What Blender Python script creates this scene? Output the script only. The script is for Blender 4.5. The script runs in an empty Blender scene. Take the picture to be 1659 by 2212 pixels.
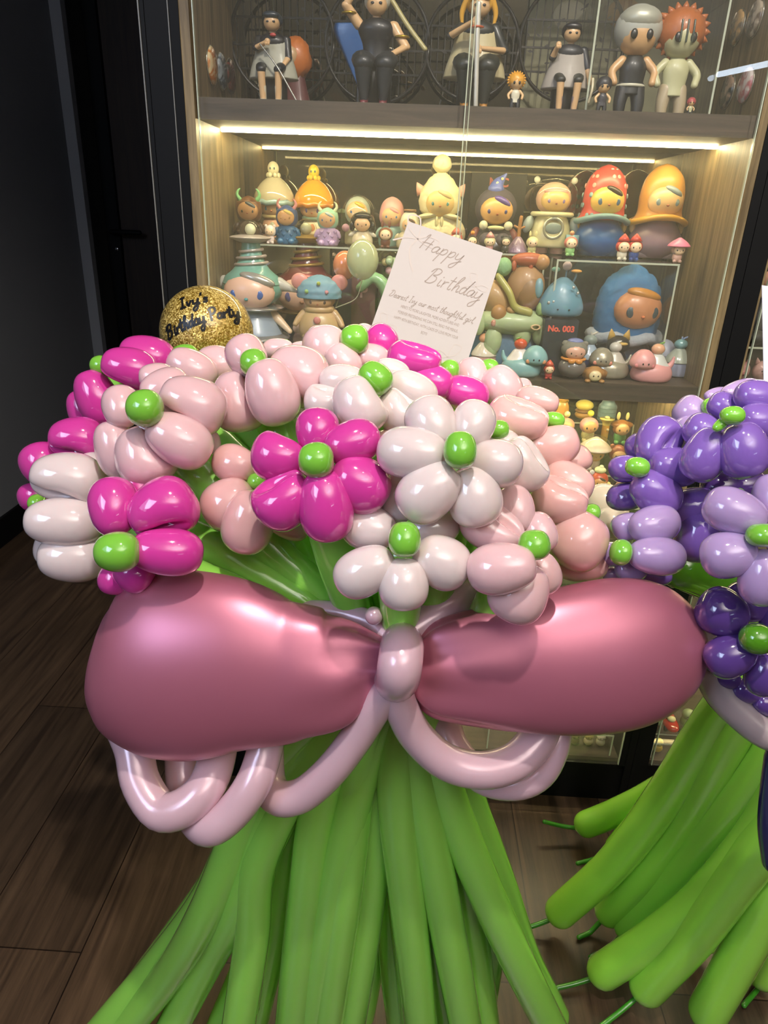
import bpy, math, random
from mathutils import Vector, Matrix, Quaternion
random.seed(7)
SC = bpy.context.scene
COL = SC.collection
W_, H_ = 1659.0, 2212.0
PI = math.pi

# ------------------------------------------------------------ camera, world, lights, exposure
F_, PITCH, YAW, ROLL, CH = 1500.0, math.radians(23.3), math.radians(1.8), math.radians(2.2), 1.15
fwd = Vector((-math.sin(YAW)*math.cos(PITCH), math.cos(YAW)*math.cos(PITCH), -math.sin(PITCH)))
r0 = Vector((math.cos(YAW), math.sin(YAW), 0)); u0 = r0.cross(fwd)
rt = r0*math.cos(ROLL) + u0*math.sin(ROLL); up = -r0*math.sin(ROLL) + u0*math.cos(ROLL)
CAMP = Vector((0, 0, CH))
cd = bpy.data.cameras.new('camera'); cam = bpy.data.objects.new('camera', cd); COL.objects.link(cam)
m = Matrix((rt, up, -fwd)).transposed().to_4x4(); m.translation = CAMP; cam.matrix_world = m
cd.sensor_fit = 'VERTICAL'; cd.sensor_height = 36.0; cd.lens = 36.0*F_/H_; cd.clip_start = 0.02
SC.camera = cam
SC.view_settings.view_transform = 'Standard'; SC.view_settings.look = 'None'
SC.view_settings.gamma = 1.0; SC.view_settings.use_curve_mapping = False
SC.view_settings.exposure = 0.0
w = bpy.data.worlds.new('world'); SC.world = w; w.use_nodes = True
w.node_tree.nodes['Background'].inputs[0].default_value = (0.75, 0.82, 1, 1)
w.node_tree.nodes['Background'].inputs[1].default_value = 0.05
LED = (1.0, 0.86, 0.47)

def lamp(kind, name, loc, power, color, size=0.1, target=None, size_y=None, spot=None):
    l = bpy.data.lights.new(name, kind); l.energy = power; l.color = color
    if kind == 'AREA':
        l.size = size
        if size_y: l.shape = 'RECTANGLE'; l.size_y = size_y
    else: l.shadow_soft_size = size
    if spot: l.spot_size = spot; l.spot_blend = 0.6
    o = bpy.data.objects.new(name, l); COL.objects.link(o); o.location = loc
    if target is not None:
        o.rotation_euler = (Vector(target)-Vector(loc)).to_track_quat('-Z', 'Y').to_euler()
    return o
CEIL = 2.6
lamp('SPOT', 'downlight_lamp', (0.10, 0.02, CEIL-0.06), 92, (1, 0.93, 0.84), 0.030, (0.0, 0.45, 0), spot=math.radians(120))
lamp('SPOT', 'added_cabinet_spot', (0.62, -0.25, CEIL-0.06), 110, (1, 0.93, 0.80), 0.030, (0.12, 1.27, 0.92), spot=math.radians(34))  # added spot that brightens the front rows of the shelves
lamp('AREA', 'window_light', (-1.36, -0.7, 1.95), 20, (0.60, 0.73, 1.0), 1.1, (0, 0.6, 0.8), 0.7)
lamp('AREA', 'added_ceiling_fill', (0.9, -1.3, 2.0), 210, (1.0, 0.94, 0.90), 1.4, (0.9, -1.3, 3.0), 1.4)  # added lamp without a fixture, bounces fill light off the ceiling

def P(px, py, d):
    return CAMP + (fwd + rt*((px-W_/2)/F_) - up*((py-H_/2)/F_))*d
def OY(px, py, Y):
    r = fwd + rt*((px-W_/2)/F_) - up*((py-H_/2)/F_)
    return CAMP + r*(Y/r.y)
def depth(p): return (Vector(p)-CAMP).dot(fwd)

# ------------------------------------------------------------ materials
def lin(h):
    h = h.lstrip('#'); v = [int(h[i:i+2], 16)/255 for i in (0, 2, 4)]
    return tuple(((c/12.92) if c < 0.04045 else ((c+0.055)/1.055)**2.4) for c in v)+(1,)
MATS = {}
def mat(hexc, rough=0.45, metal=0.0, coat=0.0, sss=0.0, trans=0.0, spec=0.5, bump=0.0, bscale=200, crough=0.05, alpha=1.0):
    k = (hexc, rough, metal, coat, sss, trans, spec, bump, bscale, crough, alpha)
    if k in MATS: return MATS[k]
    m = bpy.data.materials.new('m_'+hexc.strip('#')); m.use_nodes = True
    nt = m.node_tree; b = nt.nodes['Principled BSDF']; i = b.inputs
    i['Base Color'].default_value = lin(hexc); i['Roughness'].default_value = rough
    i['Metallic'].default_value = metal; i['Coat Weight'].default_value = coat; i['Coat Roughness'].default_value = crough
    i['Specular IOR Level'].default_value = spec
    if sss: i['Subsurface Weight'].default_value = sss; i['Subsurface Scale'].default_value = 0.02; i['Subsurface Radius'].default_value = (1, 0.5, 0.5)
    if trans: i['Transmission Weight'].default_value = trans
    if alpha < 1: i['Alpha'].default_value = alpha
    if bump:
        n = nt.nodes.new('ShaderNodeTexNoise'); n.inputs['Scale'].default_value = bscale; n.inputs['Detail'].default_value = 4
        tc = nt.nodes.new('ShaderNodeTexCoord'); nt.links.new(tc.outputs['Object'], n.inputs['Vector'])
        bp = nt.nodes.new('ShaderNodeBump'); bp.inputs['Strength'].default_value = bump; bp.inputs['Distance'].default_value = 0.002
        nt.links.new(n.outputs['Fac'], bp.inputs['Height']); nt.links.new(bp.outputs['Normal'], i['Normal'])
    MATS[k] = m; return m
def balloon(hexc, rough=0.10, sss=0.25): return mat(hexc, rough=rough, coat=1.0, sss=sss, spec=0.5, crough=0.03)

def glass_mat(name, haze=0.02, tint=(1, 1, 1, 1), hazecol=(0.8, 0.8, 0.7, 1), ior=1.5, rough=0.0):
    m = bpy.data.materials.new(name); m.use_nodes = True; nt = m.node_tree; nt.nodes.clear()
    out = nt.nodes.new('ShaderNodeOutputMaterial')
    tr = nt.nodes.new('ShaderNodeBsdfTransparent'); tr.inputs[0].default_value = tint
    gl = nt.nodes.new('ShaderNodeBsdfGlossy'); gl.inputs['Roughness'].default_value = rough
    fr = nt.nodes.new('ShaderNodeFresnel'); ge = nt.nodes.new('ShaderNodeNewGeometry'); mr = nt.nodes.new('ShaderNodeMapRange')
    mr.inputs['To Min'].default_value = ior; mr.inputs['To Max'].default_value = 1/ior      # both faces of a pane reflect alike
    nt.links.new(ge.outputs['Backfacing'], mr.inputs['Value']); nt.links.new(mr.outputs[0], fr.inputs[0])
    mx = nt.nodes.new('ShaderNodeMixShader'); nt.links.new(fr.outputs[0], mx.inputs[0])
    nt.links.new(tr.outputs[0], mx.inputs[1]); nt.links.new(gl.outputs[0], mx.inputs[2])
    if haze:
        df = nt.nodes.new('ShaderNodeBsdfDiffuse'); df.inputs[0].default_value = hazecol
        tl = nt.nodes.new('ShaderNodeBsdfTranslucent'); tl.inputs[0].default_value = hazecol
        m1 = nt.nodes.new('ShaderNodeMixShader'); m1.inputs[0].default_value = 0.6
        nt.links.new(df.outputs[0], m1.inputs[1]); nt.links.new(tl.outputs[0], m1.inputs[2])
        m2 = nt.nodes.new('ShaderNodeMixShader'); m2.inputs[0].default_value = haze
        nt.links.new(mx.outputs[0], m2.inputs[1]); nt.links.new(m1.outputs[0], m2.inputs[2])
        nt.links.new(m2.outputs[0], out.inputs[0])
    else: nt.links.new(mx.outputs[0], out.inputs[0])
    return m
def emit(name, color, s):
    m = bpy.data.materials.new(name); m.use_nodes = True; nt = m.node_tree; nt.nodes.clear()
    out = nt.nodes.new('ShaderNodeOutputMaterial'); e = nt.nodes.new('ShaderNodeEmission')
    e.inputs[0].default_value = tuple(color)+(1,); e.inputs[1].default_value = s
    nt.links.new(e.outputs[0], out.inputs[0]); return m
def wood(name, c1, c2, axis='Z', scale=6.0, rough=0.45, planks=None):
    m = bpy.data.materials.new(name); m.use_nodes = True; nt = m.node_tree; b = nt.nodes['Principled BSDF']
    tc = nt.nodes.new('ShaderNodeTexCoord'); mp = nt.nodes.new('ShaderNodeMapping')
    s = {'X': (0.5, 9, 9), 'Y': (9, 0.5, 9), 'Z': (9, 9, 0.5)}[axis]; mp.inputs['Scale'].default_value = s
    nt.links.new(tc.outputs['Object'], mp.inputs[0])
    n1 = nt.nodes.new('ShaderNodeTexNoise'); n1.inputs['Scale'].default_value = scale; n1.inputs['Detail'].default_value = 8; n1.inputs['Roughness'].default_value = 0.65; n1.inputs['Distortion'].default_value = 0.6
    nt.links.new(mp.outputs[0], n1.inputs['Vector'])
    rp = nt.nodes.new('ShaderNodeValToRGB'); rp.color_ramp.elements[0].position = 0.32; rp.color_ramp.elements[1].position = 0.68
    rp.color_ramp.elements[0].color = lin(c1); rp.color_ramp.elements[1].color = lin(c2)
    nt.links.new(n1.outputs['Fac'], rp.inputs[0]); last = rp.outputs[0]
    if planks:
        br = nt.nodes.new('ShaderNodeTexBrick'); br.inputs['Scale'].default_value = 1.0
        br.inputs['Brick Width'].default_value = 1.2; br.inputs['Row Height'].default_value = 0.19
        br.inputs['Mortar Size'].default_value = 0.0012; br.inputs['Mortar'].default_value = (0.15, 0.12, 0.1, 1)
        br.inputs['Color1'].default_value = (0.62, 0.62, 0.62, 1); br.inputs['Color2'].default_value = (1.15, 1.1, 1.05, 1)
        mp2 = nt.nodes.new('ShaderNodeMapping'); mp2.inputs['Rotation'].default_value = (0, 0, PI/2)
        mp2.inputs['Location'].default_value = (0.35, 0.04, 0)
        nt.links.new(tc.outputs['Object'], mp2.inputs[0]); nt.links.new(mp2.outputs[0], br.inputs['Vector'])
        mx = nt.nodes.new('ShaderNodeMix'); mx.data_type = 'RGBA'; mx.blend_type = 'MULTIPLY'; mx.inputs['Factor'].default_value = 1
        nt.links.new(last, mx.inputs['A']); nt.links.new(br.outputs['Color'], mx.inputs['B']); last = mx.outputs['Result']
    nt.links.new(last, b.inputs['Base Color']); b.inputs['Roughness'].default_value = rough
    bp = nt.nodes.new('ShaderNodeBump'); bp.inputs['Strength'].default_value = 0.25; bp.inputs['Distance'].default_value = 0.001
    nt.links.new(n1.outputs['Fac'], bp.inputs['Height']); nt.links.new(bp.outputs['Normal'], b.inputs['Normal'])
    return m

# ------------------------------------------------------------ mesh helpers
WLOC = {}
def mesh_obj(name, V, Fc, material, parent=None, smooth=True, extra=None):
    """V in WORLD coordinates; parents sit unrotated, so the offset is subtracted."""
    me = bpy.data.meshes.new(name)
    c = Vector((0, 0, 0))
    if parent is not None:
        wl = WLOC[parent.name]; loc = Vector((0, 0, 0))
    else:
        xs = [v[0] for v in V]; ys = [v[1] for v in V]; zs = [v[2] for v in V]
        wl = Vector(((min(xs)+max(xs))/2, (min(ys)+max(ys))/2, min(zs))); loc = wl
    me.from_pydata([(v[0]-wl[0], v[1]-wl[1], v[2]-wl[2]) for v in V], [], Fc); me.update()
    if smooth: me.polygons.foreach_set('use_smooth', [True]*len(me.polygons))
    if material: me.materials.append(material)
    o = bpy.data.objects.new(name, me); COL.objects.link(o); o.location = loc
    if parent is not None: o.parent = parent
    WLOC[o.name] = wl
    return o
def tag(o, label=None, cat=None, group=None, kind=None):
    if label: o['label'] = label
    if cat: o['category'] = cat
    if group: o['group'] = group
    if kind: o['kind'] = kind
    return o
def thing(name, loc, label, cat, group=None):
    o = bpy.data.objects.new(name, None); COL.objects.link(o); o.location = loc; o.empty_display_size = 0.02
    WLOC[o.name] = Vector(loc); return tag(o, label, cat, group)
class MB:
    def __init__(s): s.v = []; s.f = []
    def add(s, V, Fc):
        n = len(s.v); s.v += [tuple(v) for v in V]; s.f += [tuple(i+n for i in f) for f in Fc]; return s
    def box(s, a, b):
        x0, y0, z0 = a; x1, y1, z1 = b
        return s.add([(x0,y0,z0),(x1,y0,z0),(x1,y1,z0),(x0,y1,z0),(x0,y0,z1),(x1,y0,z1),(x1,y1,z1),(x0,y1,z1)],
            [(0,3,2,1),(4,5,6,7),(0,1,5,4),(1,2,6,5),(2,3,7,6),(3,0,4,7)])
    def build(s, name, m, parent=None, smooth=False, bevel=0):
        o = mesh_obj(name, s.v, s.f, m, parent, smooth)
        if bevel:
            b = o.modifiers.new('b', 'BEVEL'); b.width = bevel; b.segments = 2
        return o
def box(name, a, b, m, parent=None, bevel=0): return MB().box(a, b).build(name, m, parent, False, bevel)
def frame_of(u, n):
    u = Vector(u).normalized(); n = Vector(n); n = (n-u*n.dot(u)).normalized(); s = u.cross(n); return u, n, s
def revolve(C, u, n, prof, seg=28, thick=1.0, groove=None, bend=0.0):
    """prof: list of (t, r) along axis u. n = reference side. groove=(phi, depth, width, t_end)."""
    u, n, s = frame_of(u, n); V = []; Fc = []
    t0, t1 = prof[0][0], prof[-1][0]
    for (t, r) in prof:
        q = (t-t0)/(t1-t0)
        for k in range(seg):
            a = 2*PI*k/seg; rr = r
            if groove:
                for g in (groove if isinstance(groove, list) else [groove]):
                    da = (a-g[0]+PI) % (2*PI)-PI
                    fall = max(0.0, 1-q/g[3]); fall = min(1.0, fall*2.2)
                    rr *= 1-g[1]*fall*math.exp(-abs(da)/g[2])
            off = s*(bend*(1-(2*q-1)**2))
            V.append(Vector(C)+u*t+n*(math.cos(a)*rr*thick)+s*(math.sin(a)*rr)+off)
    m = len(prof)
    for i in range(m-1):
        for k in range(seg):
            k2 = (k+1) % seg; Fc.append((i*seg+k, i*seg+k2, (i+1)*seg+k2, (i+1)*seg+k))
    Fc.append(tuple(range(seg-1, -1, -1))); Fc.append(tuple((m-1)*seg+k for k in range(seg)))
    return V, Fc
def ell_prof(a, b, taper=0.0, e=1.0, n=24):
    pr = []
    for i in range(n+1):
        th = PI*i/n; t = -a*math.cos(th); r = b*max(math.sin(th), 0.003)**e*(1+taper*(t/a)*math.sin(th))
        pr.append((t, r))
    return pr
def sphere(C, r, seg=24, sc=(1, 1, 1), R=None):
    V, Fc = revolve((0, 0, 0), (0, 0, 1), (1, 0, 0), ell_prof(1, 1, n=max(10, seg//2)), seg)
    r3 = (r, r, r) if not hasattr(r, '__len__') else r
    out = []
    for v in V:
        p = Vector((v[0]*r3[0]*sc[0], v[1]*r3[1]*sc[1], v[2]*r3[2]*sc[2]))
        if R is not None: p = R @ p
        out.append(p+Vector(C))
    return out, Fc
def catmull(pts, n):
    pts = [Vector(p) for p in pts]; Pn = [2*pts[0]-pts[1]]+pts+[2*pts[-1]-pts[-2]]; out = []
    segs = len(pts)-1
    for k in range(n+1):
        t = k/n*segs; i = min(int(t), segs-1); t -= i
        p0, p1, p2, p3 = Pn[i:i+4]
        out.append(0.5*((2*p1)+(-p0+p2)*t+(2*p0-5*p1+4*p2-p3)*t*t+(-p0+3*p1-3*p2+p3)*t**3))
    return out
def tube(path, rad, seg=20, ref=(0, 0, 1), flat=1.0, caps=True):
    """path: dense list of points, rad: matching radii; rounded ends."""
    path = [Vector(p) for p in path]; V = []; Fc = []; n = len(path)
    T = [(path[min(i+1, n-1)]-path[max(i-1, 0)]).normalized() for i in range(n)]
    N = Vector(ref); N = (N-T[0]*N.dot(T[0])).normalized(); rows = []
    def ring(c, t, nn, r):
        s = t.cross(nn); return [c+nn*(math.cos(2*PI*k/seg)*r*flat)+s*(math.sin(2*PI*k/seg)*r) for k in range(seg)]
    if caps:
        for j in range(1, 6):
            th = PI/2*j/6; rows.append(ring(path[0]-T[0]*rad[0]*math.cos(th), T[0], N, rad[0]*math.sin(th)))
    for i in range(n):
        N = (N-T[i]*N.dot(T[i])).normalized(); rows.append(ring(path[i], T[i], N, rad[i]))
    if caps:
        for j in range(5, 0, -1):
            th = PI/2*j/6; rows.append(ring(path[-1]+T[-1]*rad[-1]*math.cos(th), T[-1], N, rad[-1]*math.sin(th)))
    for r in rows: V += r
    for i in range(len(rows)-1):
        for k in range(seg):
            k2 = (k+1) % seg; Fc.append((i*seg+k, i*seg+k2, (i+1)*seg+k2, (i+1)*seg+k))
    Fc.append(tuple(range(seg-1, -1, -1))); Fc.append(tuple((len(rows)-1)*seg+k for k in range(seg)))
    return V, Fc
def lerp_list(vals, n):
    m = len(vals)-1; o = []
    for k in range(n+1):
        t = k/n*m; i = min(int(t), m-1); o.append(vals[i]+(vals[i+1]-vals[i])*(t-i))
    return o
# ------------------------------------------------------------ the room
M_floor = wood('floor_wood', '#30241b', '#5e4b3a', 'Y', 5, 0.34, planks=True)
M_wall = mat('#77787d', 0.9, bump=0.3, bscale=900)
M_trimg = mat('#8a8b8f', 0.7)
M_black = mat('#0c0c0d', 0.6, spec=0.2)
M_dark = mat('#17130f', 0.5)
M_ceil = mat('#8d8a85', 0.9)
M_wood = wood('cabinet_wood', '#54452d', '#94805c', 'Z', 9, 0.5)
M_shelf = wood('shelf_wood', '#3a3228', '#584c3e', 'X', 9, 0.5)
M_doorw = wood('door_wood', '#2a201a', '#3c2e24', 'Z', 5, 0.6)
M_mirror = mat('#918b7c', 0.015, metal=1.0)
M_glass = glass_mat('door_glass', 0.048, hazecol=(0.85, 0.82, 0.66, 1))
M_acry = glass_mat('acrylic', 0.012, ior=1.45)
M_edge = mat('#cfd6bf', 0.2, spec=0.6, trans=0.3)
M_led = emit('led', LED, 75.0)
M_led2 = emit('led_low', LED, 130.0)
LWX = -1.445
def S(o): o['kind'] = 'structure'; return o
S(box('floor', (-3.6, -5.2, -0.05), (4.2, 3.6, 0.0), M_floor))
S(box('ceiling', (-3.6, -5.2, CEIL), (4.2, 3.6, CEIL+0.05), M_ceil))
S(box('wall_left', (LWX-0.12, -5.2, 0), (LWX, 3.12, CEIL), M_wall))
S(box('trim_1', (LWX-0.12, 3.12, 0), (LWX+0.045, 3.16, CEIL), M_trimg))
S(box('baseboard_left', (LWX, -5.2, 0), (LWX+0.012, 3.118, 0.10), M_black))
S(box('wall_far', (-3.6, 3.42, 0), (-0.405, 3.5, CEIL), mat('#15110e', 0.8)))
S(box('wall_back', (-0.405, 1.475, 0), (4.2, 1.55, CEIL), M_wall))
S(box('wall_side', (-0.405, 1.555, 0), (-0.36, 3.42, CEIL), M_wall))
S(box('wall_rear', (-3.6, -5.28, 0), (4.2, -5.2, CEIL), mat('#6d655c', 0.9)))
S(box('wall_right', (4.2, -5.2, 0), (4.28, 1.6, CEIL), mat('#4a4642', 0.9)))
# the door at the end of the passage
dr = thing('door_1', (-1.0, 3.40, 0), None, None); dr['kind'] = 'structure'
box('door_leaf', (-1.36, 3.375, 0.01), (-0.45, 3.41, 2.2), M_doorw, dr)
for a, b in (((-1.42, 3.35, 0), (-1.36, 3.42, 2.26)), ((-0.45, 3.35, 0), (-0.408, 3.42, 2.26)), ((-1.42, 3.35, 2.2), (-0.408, 3.42, 2.26))):
    box('door_frame', a, b, M_black, dr)
ph = OY(250, 500, 3.36)
hb = box('door_handle', (ph.x-0.022, 3.355, ph.z-0.11), (ph.x+0.022, 3.375, ph.z+0.06), M_black, dr, 0.006)
V, Fc = tube([Vector((ph.x, 3.35, ph.z)), Vector((ph.x, 3.31, ph.z)), Vector((ph.x+0.02, 3.305, ph.z)), Vector((ph.x+0.13, 3.305, ph.z))], [0.011]*4, 12)
mesh_obj('door_lever', V, Fc, M_black, hb)
V, Fc = sphere((ph.x, 3.352, ph.z-0.075), (0.009, 0.004, 0.009), 12)
mesh_obj('lock_cylinder', V, Fc, mat('#b9b9b9', 0.2, metal=1), hb)
# a window high on the left, behind the photographer: it gives the cold side light
wn = thing('window_1', (LWX+0.01, -0.9, 1.0), None, None); wn['kind'] = 'structure'
box('window_pane', (LWX+0.004, -1.45, 1.45), (LWX+0.012, -0.15, 2.35), emit('window_sky', (0.6, 0.75, 1.0), 2.2), wn)
for a, b in (((-1.5,1.40),(-1.45,2.40)), ((-0.15,1.40),(-0.10,2.40)), ((-1.45,1.40),(-0.15,1.45)), ((-1.45,2.35),(-0.15,2.40)), ((-0.83,1.45),(-0.78,2.35))):
    box('window_frame', (LWX+0.002, a[0], a[1]), (LWX+0.03, b[0], b[1]), M_black, wn)
# lamps of the room; the second downlight is added to light the shelves
for dx, dy, dlab in ((0.10, 0.02, 'small round recessed downlight above the bouquets'), (0.62, -0.25, 'added round downlight brightening the cabinet shelves')):
  dl = thing('ceiling_downlight', (dx, dy, CEIL), dlab, 'light')
  V, Fc = revolve((dx, dy, CEIL-0.02), (0, 0, 1), (1, 0, 0), [(-0.02, 0.034), (-0.018, 0.045), (0.02, 0.045)], 32)
  mesh_obj('lamp_ring', V, Fc, mat('#c9c9c9', 0.4), dl)
  V, Fc = revolve((dx, dy, CEIL-0.042), (0, 0, 1), (1, 0, 0), [(-0.002, 0.028), (0.001, 0.030)], 32)
  mesh_obj('lamp_lens', V, Fc, emit('lamp_lens', (1, 0.95, 0.88), 60), dl)
def tube_lamp(a, b, label, s, col=(0.72, 0.85, 1.0)):
    a = Vector(a); b = Vector(b); t = thing('linear_lamp', (a+b)/2, label, 'light')
    d = (b-a).normalized()
    V, Fc = tube([a+(b-a)*k/6 for k in range(7)], [0.022]*7, 12); mesh_obj('lamp_tube', V, Fc, emit('tube', col, s), t)
    for e in (a-d*0.03, b+d*0.03):
        V, Fc = tube([e, e+Vector((0, 0, CEIL-e.z))], [0.012, 0.012], 10); mesh_obj('lamp_hanger', V, Fc, M_black, t)
tube_lamp((2.42, -4.55, 2.3), (2.95, -3.2, 2.3), 'long bluish linear lamp hanging at the far rear right', 14)
tube_lamp((0.55, -1.6, 2.45), (1.15, -0.9, 2.45), 'short bluish linear lamp hanging behind the camera', 9)

# ------------------------------------------------------------ display cabinets
YF, YB = 1.165, 1.452
def cabinet(x0, x1, label, lamps, sp=0.014, sw=0.048):
    c = thing('display_cabinet', ((x0+x1)/2, 1.3, 0), label, 'cabinet')
    zs = [(0.11, 0.52), (0.55, 0.873), (0.902, 1.268), (1.297, 1.62)]
    for za, zb_, mm in ((0.10, 0.54, M_black), (0.54, 2.0, M_wood)):
        box('side_panel', (x0-sp, YF-0.012, za), (x0, YB+0.015, zb_), mm, c)
        box('side_panel', (x1, YF-0.012, za), (x1+0.012, YB+0.015, zb_), mm, c)
    box('stile', (x0-sp-sw, YF-0.014, 0), (x0-sp, YB+0.015, 2.0), M_black, c)
    box('stile', (x1+0.012, YF-0.014, 0), (x1+0.026, YB+0.015, 2.0), M_black, c)
    box('plinth', (x0-0.014, YF-0.005, 0), (x1+0.012, YB, 0.10), M_black, c)
    box('back_mirror', (x0, YB, 0.10), (x1, YB+0.006, 1.99), M_mirror, c)
    for z0, z1 in ((0.10, 0.11), (0.52, 0.55), (0.873, 0.902), (1.268, 1.297), (1.62, 1.65)):
        box('shelf', (x0, YF, z0), (x1, YB, z1), M_shelf, c)
    box('crown_panel', (x0, YF, 1.65), (x1, YB, 2.0), M_shelf, c)
    for z in lamps:
        box('led_strip', (x0+0.003, 1.285, z-0.0045), (x1-0.003, 1.2905, z-0.0005), M_led if z > 0.6 else M_led2, c)
    return c
cab1 = cabinet(-0.336, 0.478, 'wide dark cabinet with lit shelves of toy dolls behind pink bouquet', (0.52, 0.873, 1.268))
for x in (-0.3645,): box('stile_seam', (x-0.0006, YF-0.0155, 0), (x+0.0006, YF-0.0140, 2.0), mat('#77756f', 0.4), cab1)
box('outer_panel', (-0.4060, YF-0.014, 0), (-0.399, YB+0.015, 2.0), M_black, cab1)
box('panel_edge', (-0.4068, YF-0.016, 0), (-0.4052, YF-0.0141, 2.0), mat('#77756f', 0.4), cab1)
cab2 = cabinet(0.538, 1.30, 'dark cabinet at right edge partly behind purple bouquet', (0.52, 0.873, 1.268), 0.004, 0.029)
# glass doors: sliding panes with bright cut edges
for n, (a, b, y) in enumerate(((-0.330, 0.064, 1.150), (0.058, 0.472, 1.143))):
    g = box('glass_door', (a, y, 0.112), (b, y+0.004, 1.60), M_glass)
    tag(g, ['left sliding glass pane of the wide cabinet', 'right sliding glass pane of the wide cabinet, overlapping the left'][n], 'glass pane')
    for xe in (a, b): box('glass_edge', (xe-0.0007, y-0.0004, 0.112), (xe+0.0007, y+0.0044, 1.60), M_edge, g)
g = box('glass_door', (0.542, 1.148, 0.112), (1.28, 1.152, 1.60), M_glass); tag(g, 'glass pane of the cabinet at the right edge', 'glass pane')
box('glass_edge', (0.5413, 1.1476, 0.112), (0.5427, 1.1524, 1.60), M_edge, g)

def acrylic_box(x0, x1, y0, y1, z0, z1, label, group='clear acrylic risers in the cabinets', front=True):
    t = thing('acrylic_riser', ((x0+x1)/2, (y0+y1)/2, z0), label, 'riser', None)
    th = 0.003
    box('top_plate', (x0, y0, z1-th), (x1, y1, z1), M_acry, t)
    box('side_plate', (x0, y0, z0), (x0+th, y1, z1-th), M_acry, t)
    box('side_plate', (x1-th, y0, z0), (x1, y1, z1-th), M_acry, t)
    if front: box('front_plate', (x0+th, y0, z0), (x1-th, y0+th, z1-th), M_acry, t)
    e = MB(); q = 0.0009
    e.box((x0, y0-q, z1-th), (x1, y0, z1)); e.box((x0, y0-q, z0), (x0+th, y0, z1-th)); e.box((x1-th, y0-q, z0), (x1, y0, z1-th))
    e.build('polished_edge', M_edge, t)
    return t
ZS, ZR = 0.902, 1.092
acrylic_box(-0.30, -0.02, 1.300, 1.445, ZS, ZR, 'clear acrylic riser on the left of the lit shelf, dolls on top', front=False)
acrylic_box(-0.332, -0.222, 1.190, 1.298, ZS, 0.926, 'low clear acrylic step under the teal tower-hatted doll')
acrylic_box(-0.218, -0.105, 1.190, 1.298, ZS, 0.940, 'low clear acrylic step under the beige bear doll')
acrylic_box(-0.016, 0.225, 1.305, 1.445, ZS, ZR, 'clear acrylic riser behind the birthday card, dolls on top', front=False)
acrylic_box(0.23, 0.43, 1.225, 1.445, ZS, ZR-0.002, 'clear acrylic box over the blue shaggy hooded doll')
# ------------------------------------------------------------ balloon flowers
PALE = balloon('#dfb6b9'); WHITE = balloon('#dccac8'); PEACH = balloon('#deaca8'); MAG = balloon('#cf3c98', sss=0.1)
CREAM = balloon('#d8cab4'); GREEN = balloon('#7cbf40', sss=0.1); STEM = balloon('#96da58', rough=0.22, sss=0.15)
STEM2 = balloon('#9cdc4c', rough=0.27, sss=0.15)
PURP = balloon('#7d5cae', sss=0.1); LILAC = balloon('#ac92c2'); DPURP = balloon('#553a80', sss=0.05); SMOKE = balloon('#a8999c')
R_ = math.radians
def petal(parent, cx, cy, a, b, ang, d, m, fx, fy, crease=None, name='petal', thick=0.92, tilt=0.25, taper=0.10):
    c = P(cx, cy, d); k = d/F_
    ux, uy = math.cos(R_(ang)), math.sin(R_(ang))
    if (cx-fx)*ux+(cy-fy)*uy < 0: ux, uy = -ux, -uy
    u = (rt*ux - up*uy + fwd*tilt*(0.6 if a < 1.15*b else 1)).normalized()
    g = None
    if crease is not None: g = (R_(crease), 0.80, 0.34, 0.78)
    V, Fc = revolve(c, u, -fwd, ell_prof(a*k*1.07, b*k*1.11, taper, 0.72, 28), 48, thick, g)
    return mesh_obj(name, V, Fc, m, parent)
def stem_path(top, tie, low, d_low, n=46):
    pts = [top]
    hd_ = math.hypot(top.x-tie.x, top.y-tie.y); mid = top.lerp(tie, 0.5)+Vector((0, 0.0, -0.03+0.32*max(0, hd_-0.08))); pts.append(mid); pts.append(tie)
    for (x, y), dd in zip(low, d_low): pts.append(P(x, y, dd))
    last, prev = pts[-1], pts[-2]
    if last.z > 0.04:
        dv = (last-prev).normalized()
        if dv.z > -0.2: dv.z = -0.5
        t = (last.z-0.03)/-dv.z; pts.append(last+dv*t)
    return catmull(pts, n)
NT = [0]
TIE = P(868, 1452, 0.715)
def tie_offset(top, i):
    v = Vector((top.x-TIE.x, top.y-TIE.y, 0)); 
    if v.length < 1e-3: v = Vector((1, 0, 0))
    r = 0.045*min(1, v.length/0.3+0.15)
    return TIE+v.normalized()*r
def flower(label, m, d, fx, fy, cen, petals, low=None, dlow=None, sw=0.0235, group='balloon flowers of the pink bouquet', tie=None, gm=None, sm=None, tip=False, cat='balloon flower', tied=None):
    base = P(fx, fy, d)
    t = thing('balloon_flower', base, label, cat, group)
    for pt in petals:
        x, y, a, b, ang = pt[:5]; dz = pt[5] if len(pt) > 5 else 0.0; cr = pt[6] if len(pt) > 6 else None
        petal(t, x, y, a, b, ang, d+dz, m, fx, fy, cr)
    if cen:
        for c in (cen if isinstance(cen, list) else [cen]):
            cx, cy, a, b, ang = c[:5]; dc = c[5] if len(c) > 5 else -0.012
            petal(t, cx, cy, a, b, ang, d+dc, gm or GREEN, cx-1, cy, name='flower_centre', tilt=0, taper=0.05, thick=1)
    if low:
        tp = base+fwd*0.045+Vector((0, 0, -0.02))
        if tie is None: ti = tie_offset(tp, 0)
        else: ti = tie
        path = stem_path(tp, ti, low, dlow)
        n = len(path); it = min(range(n), key=lambda i: (path[i]-ti).length)
        rad = []
        for i in range(n):
            dd = (path[i]-ti).length
            q = min(1, dd/0.16); rad.append(0.0125+(sw-0.0125)*(q*q*(3-2*q)))
        rad[-1] *= 0.9
        V, Fc = tube(path, rad, 22, ref=(0, 1, 0.1)); s = mesh_obj('stem', V, Fc, sm or STEM, t)
    return t
D = flower
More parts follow.
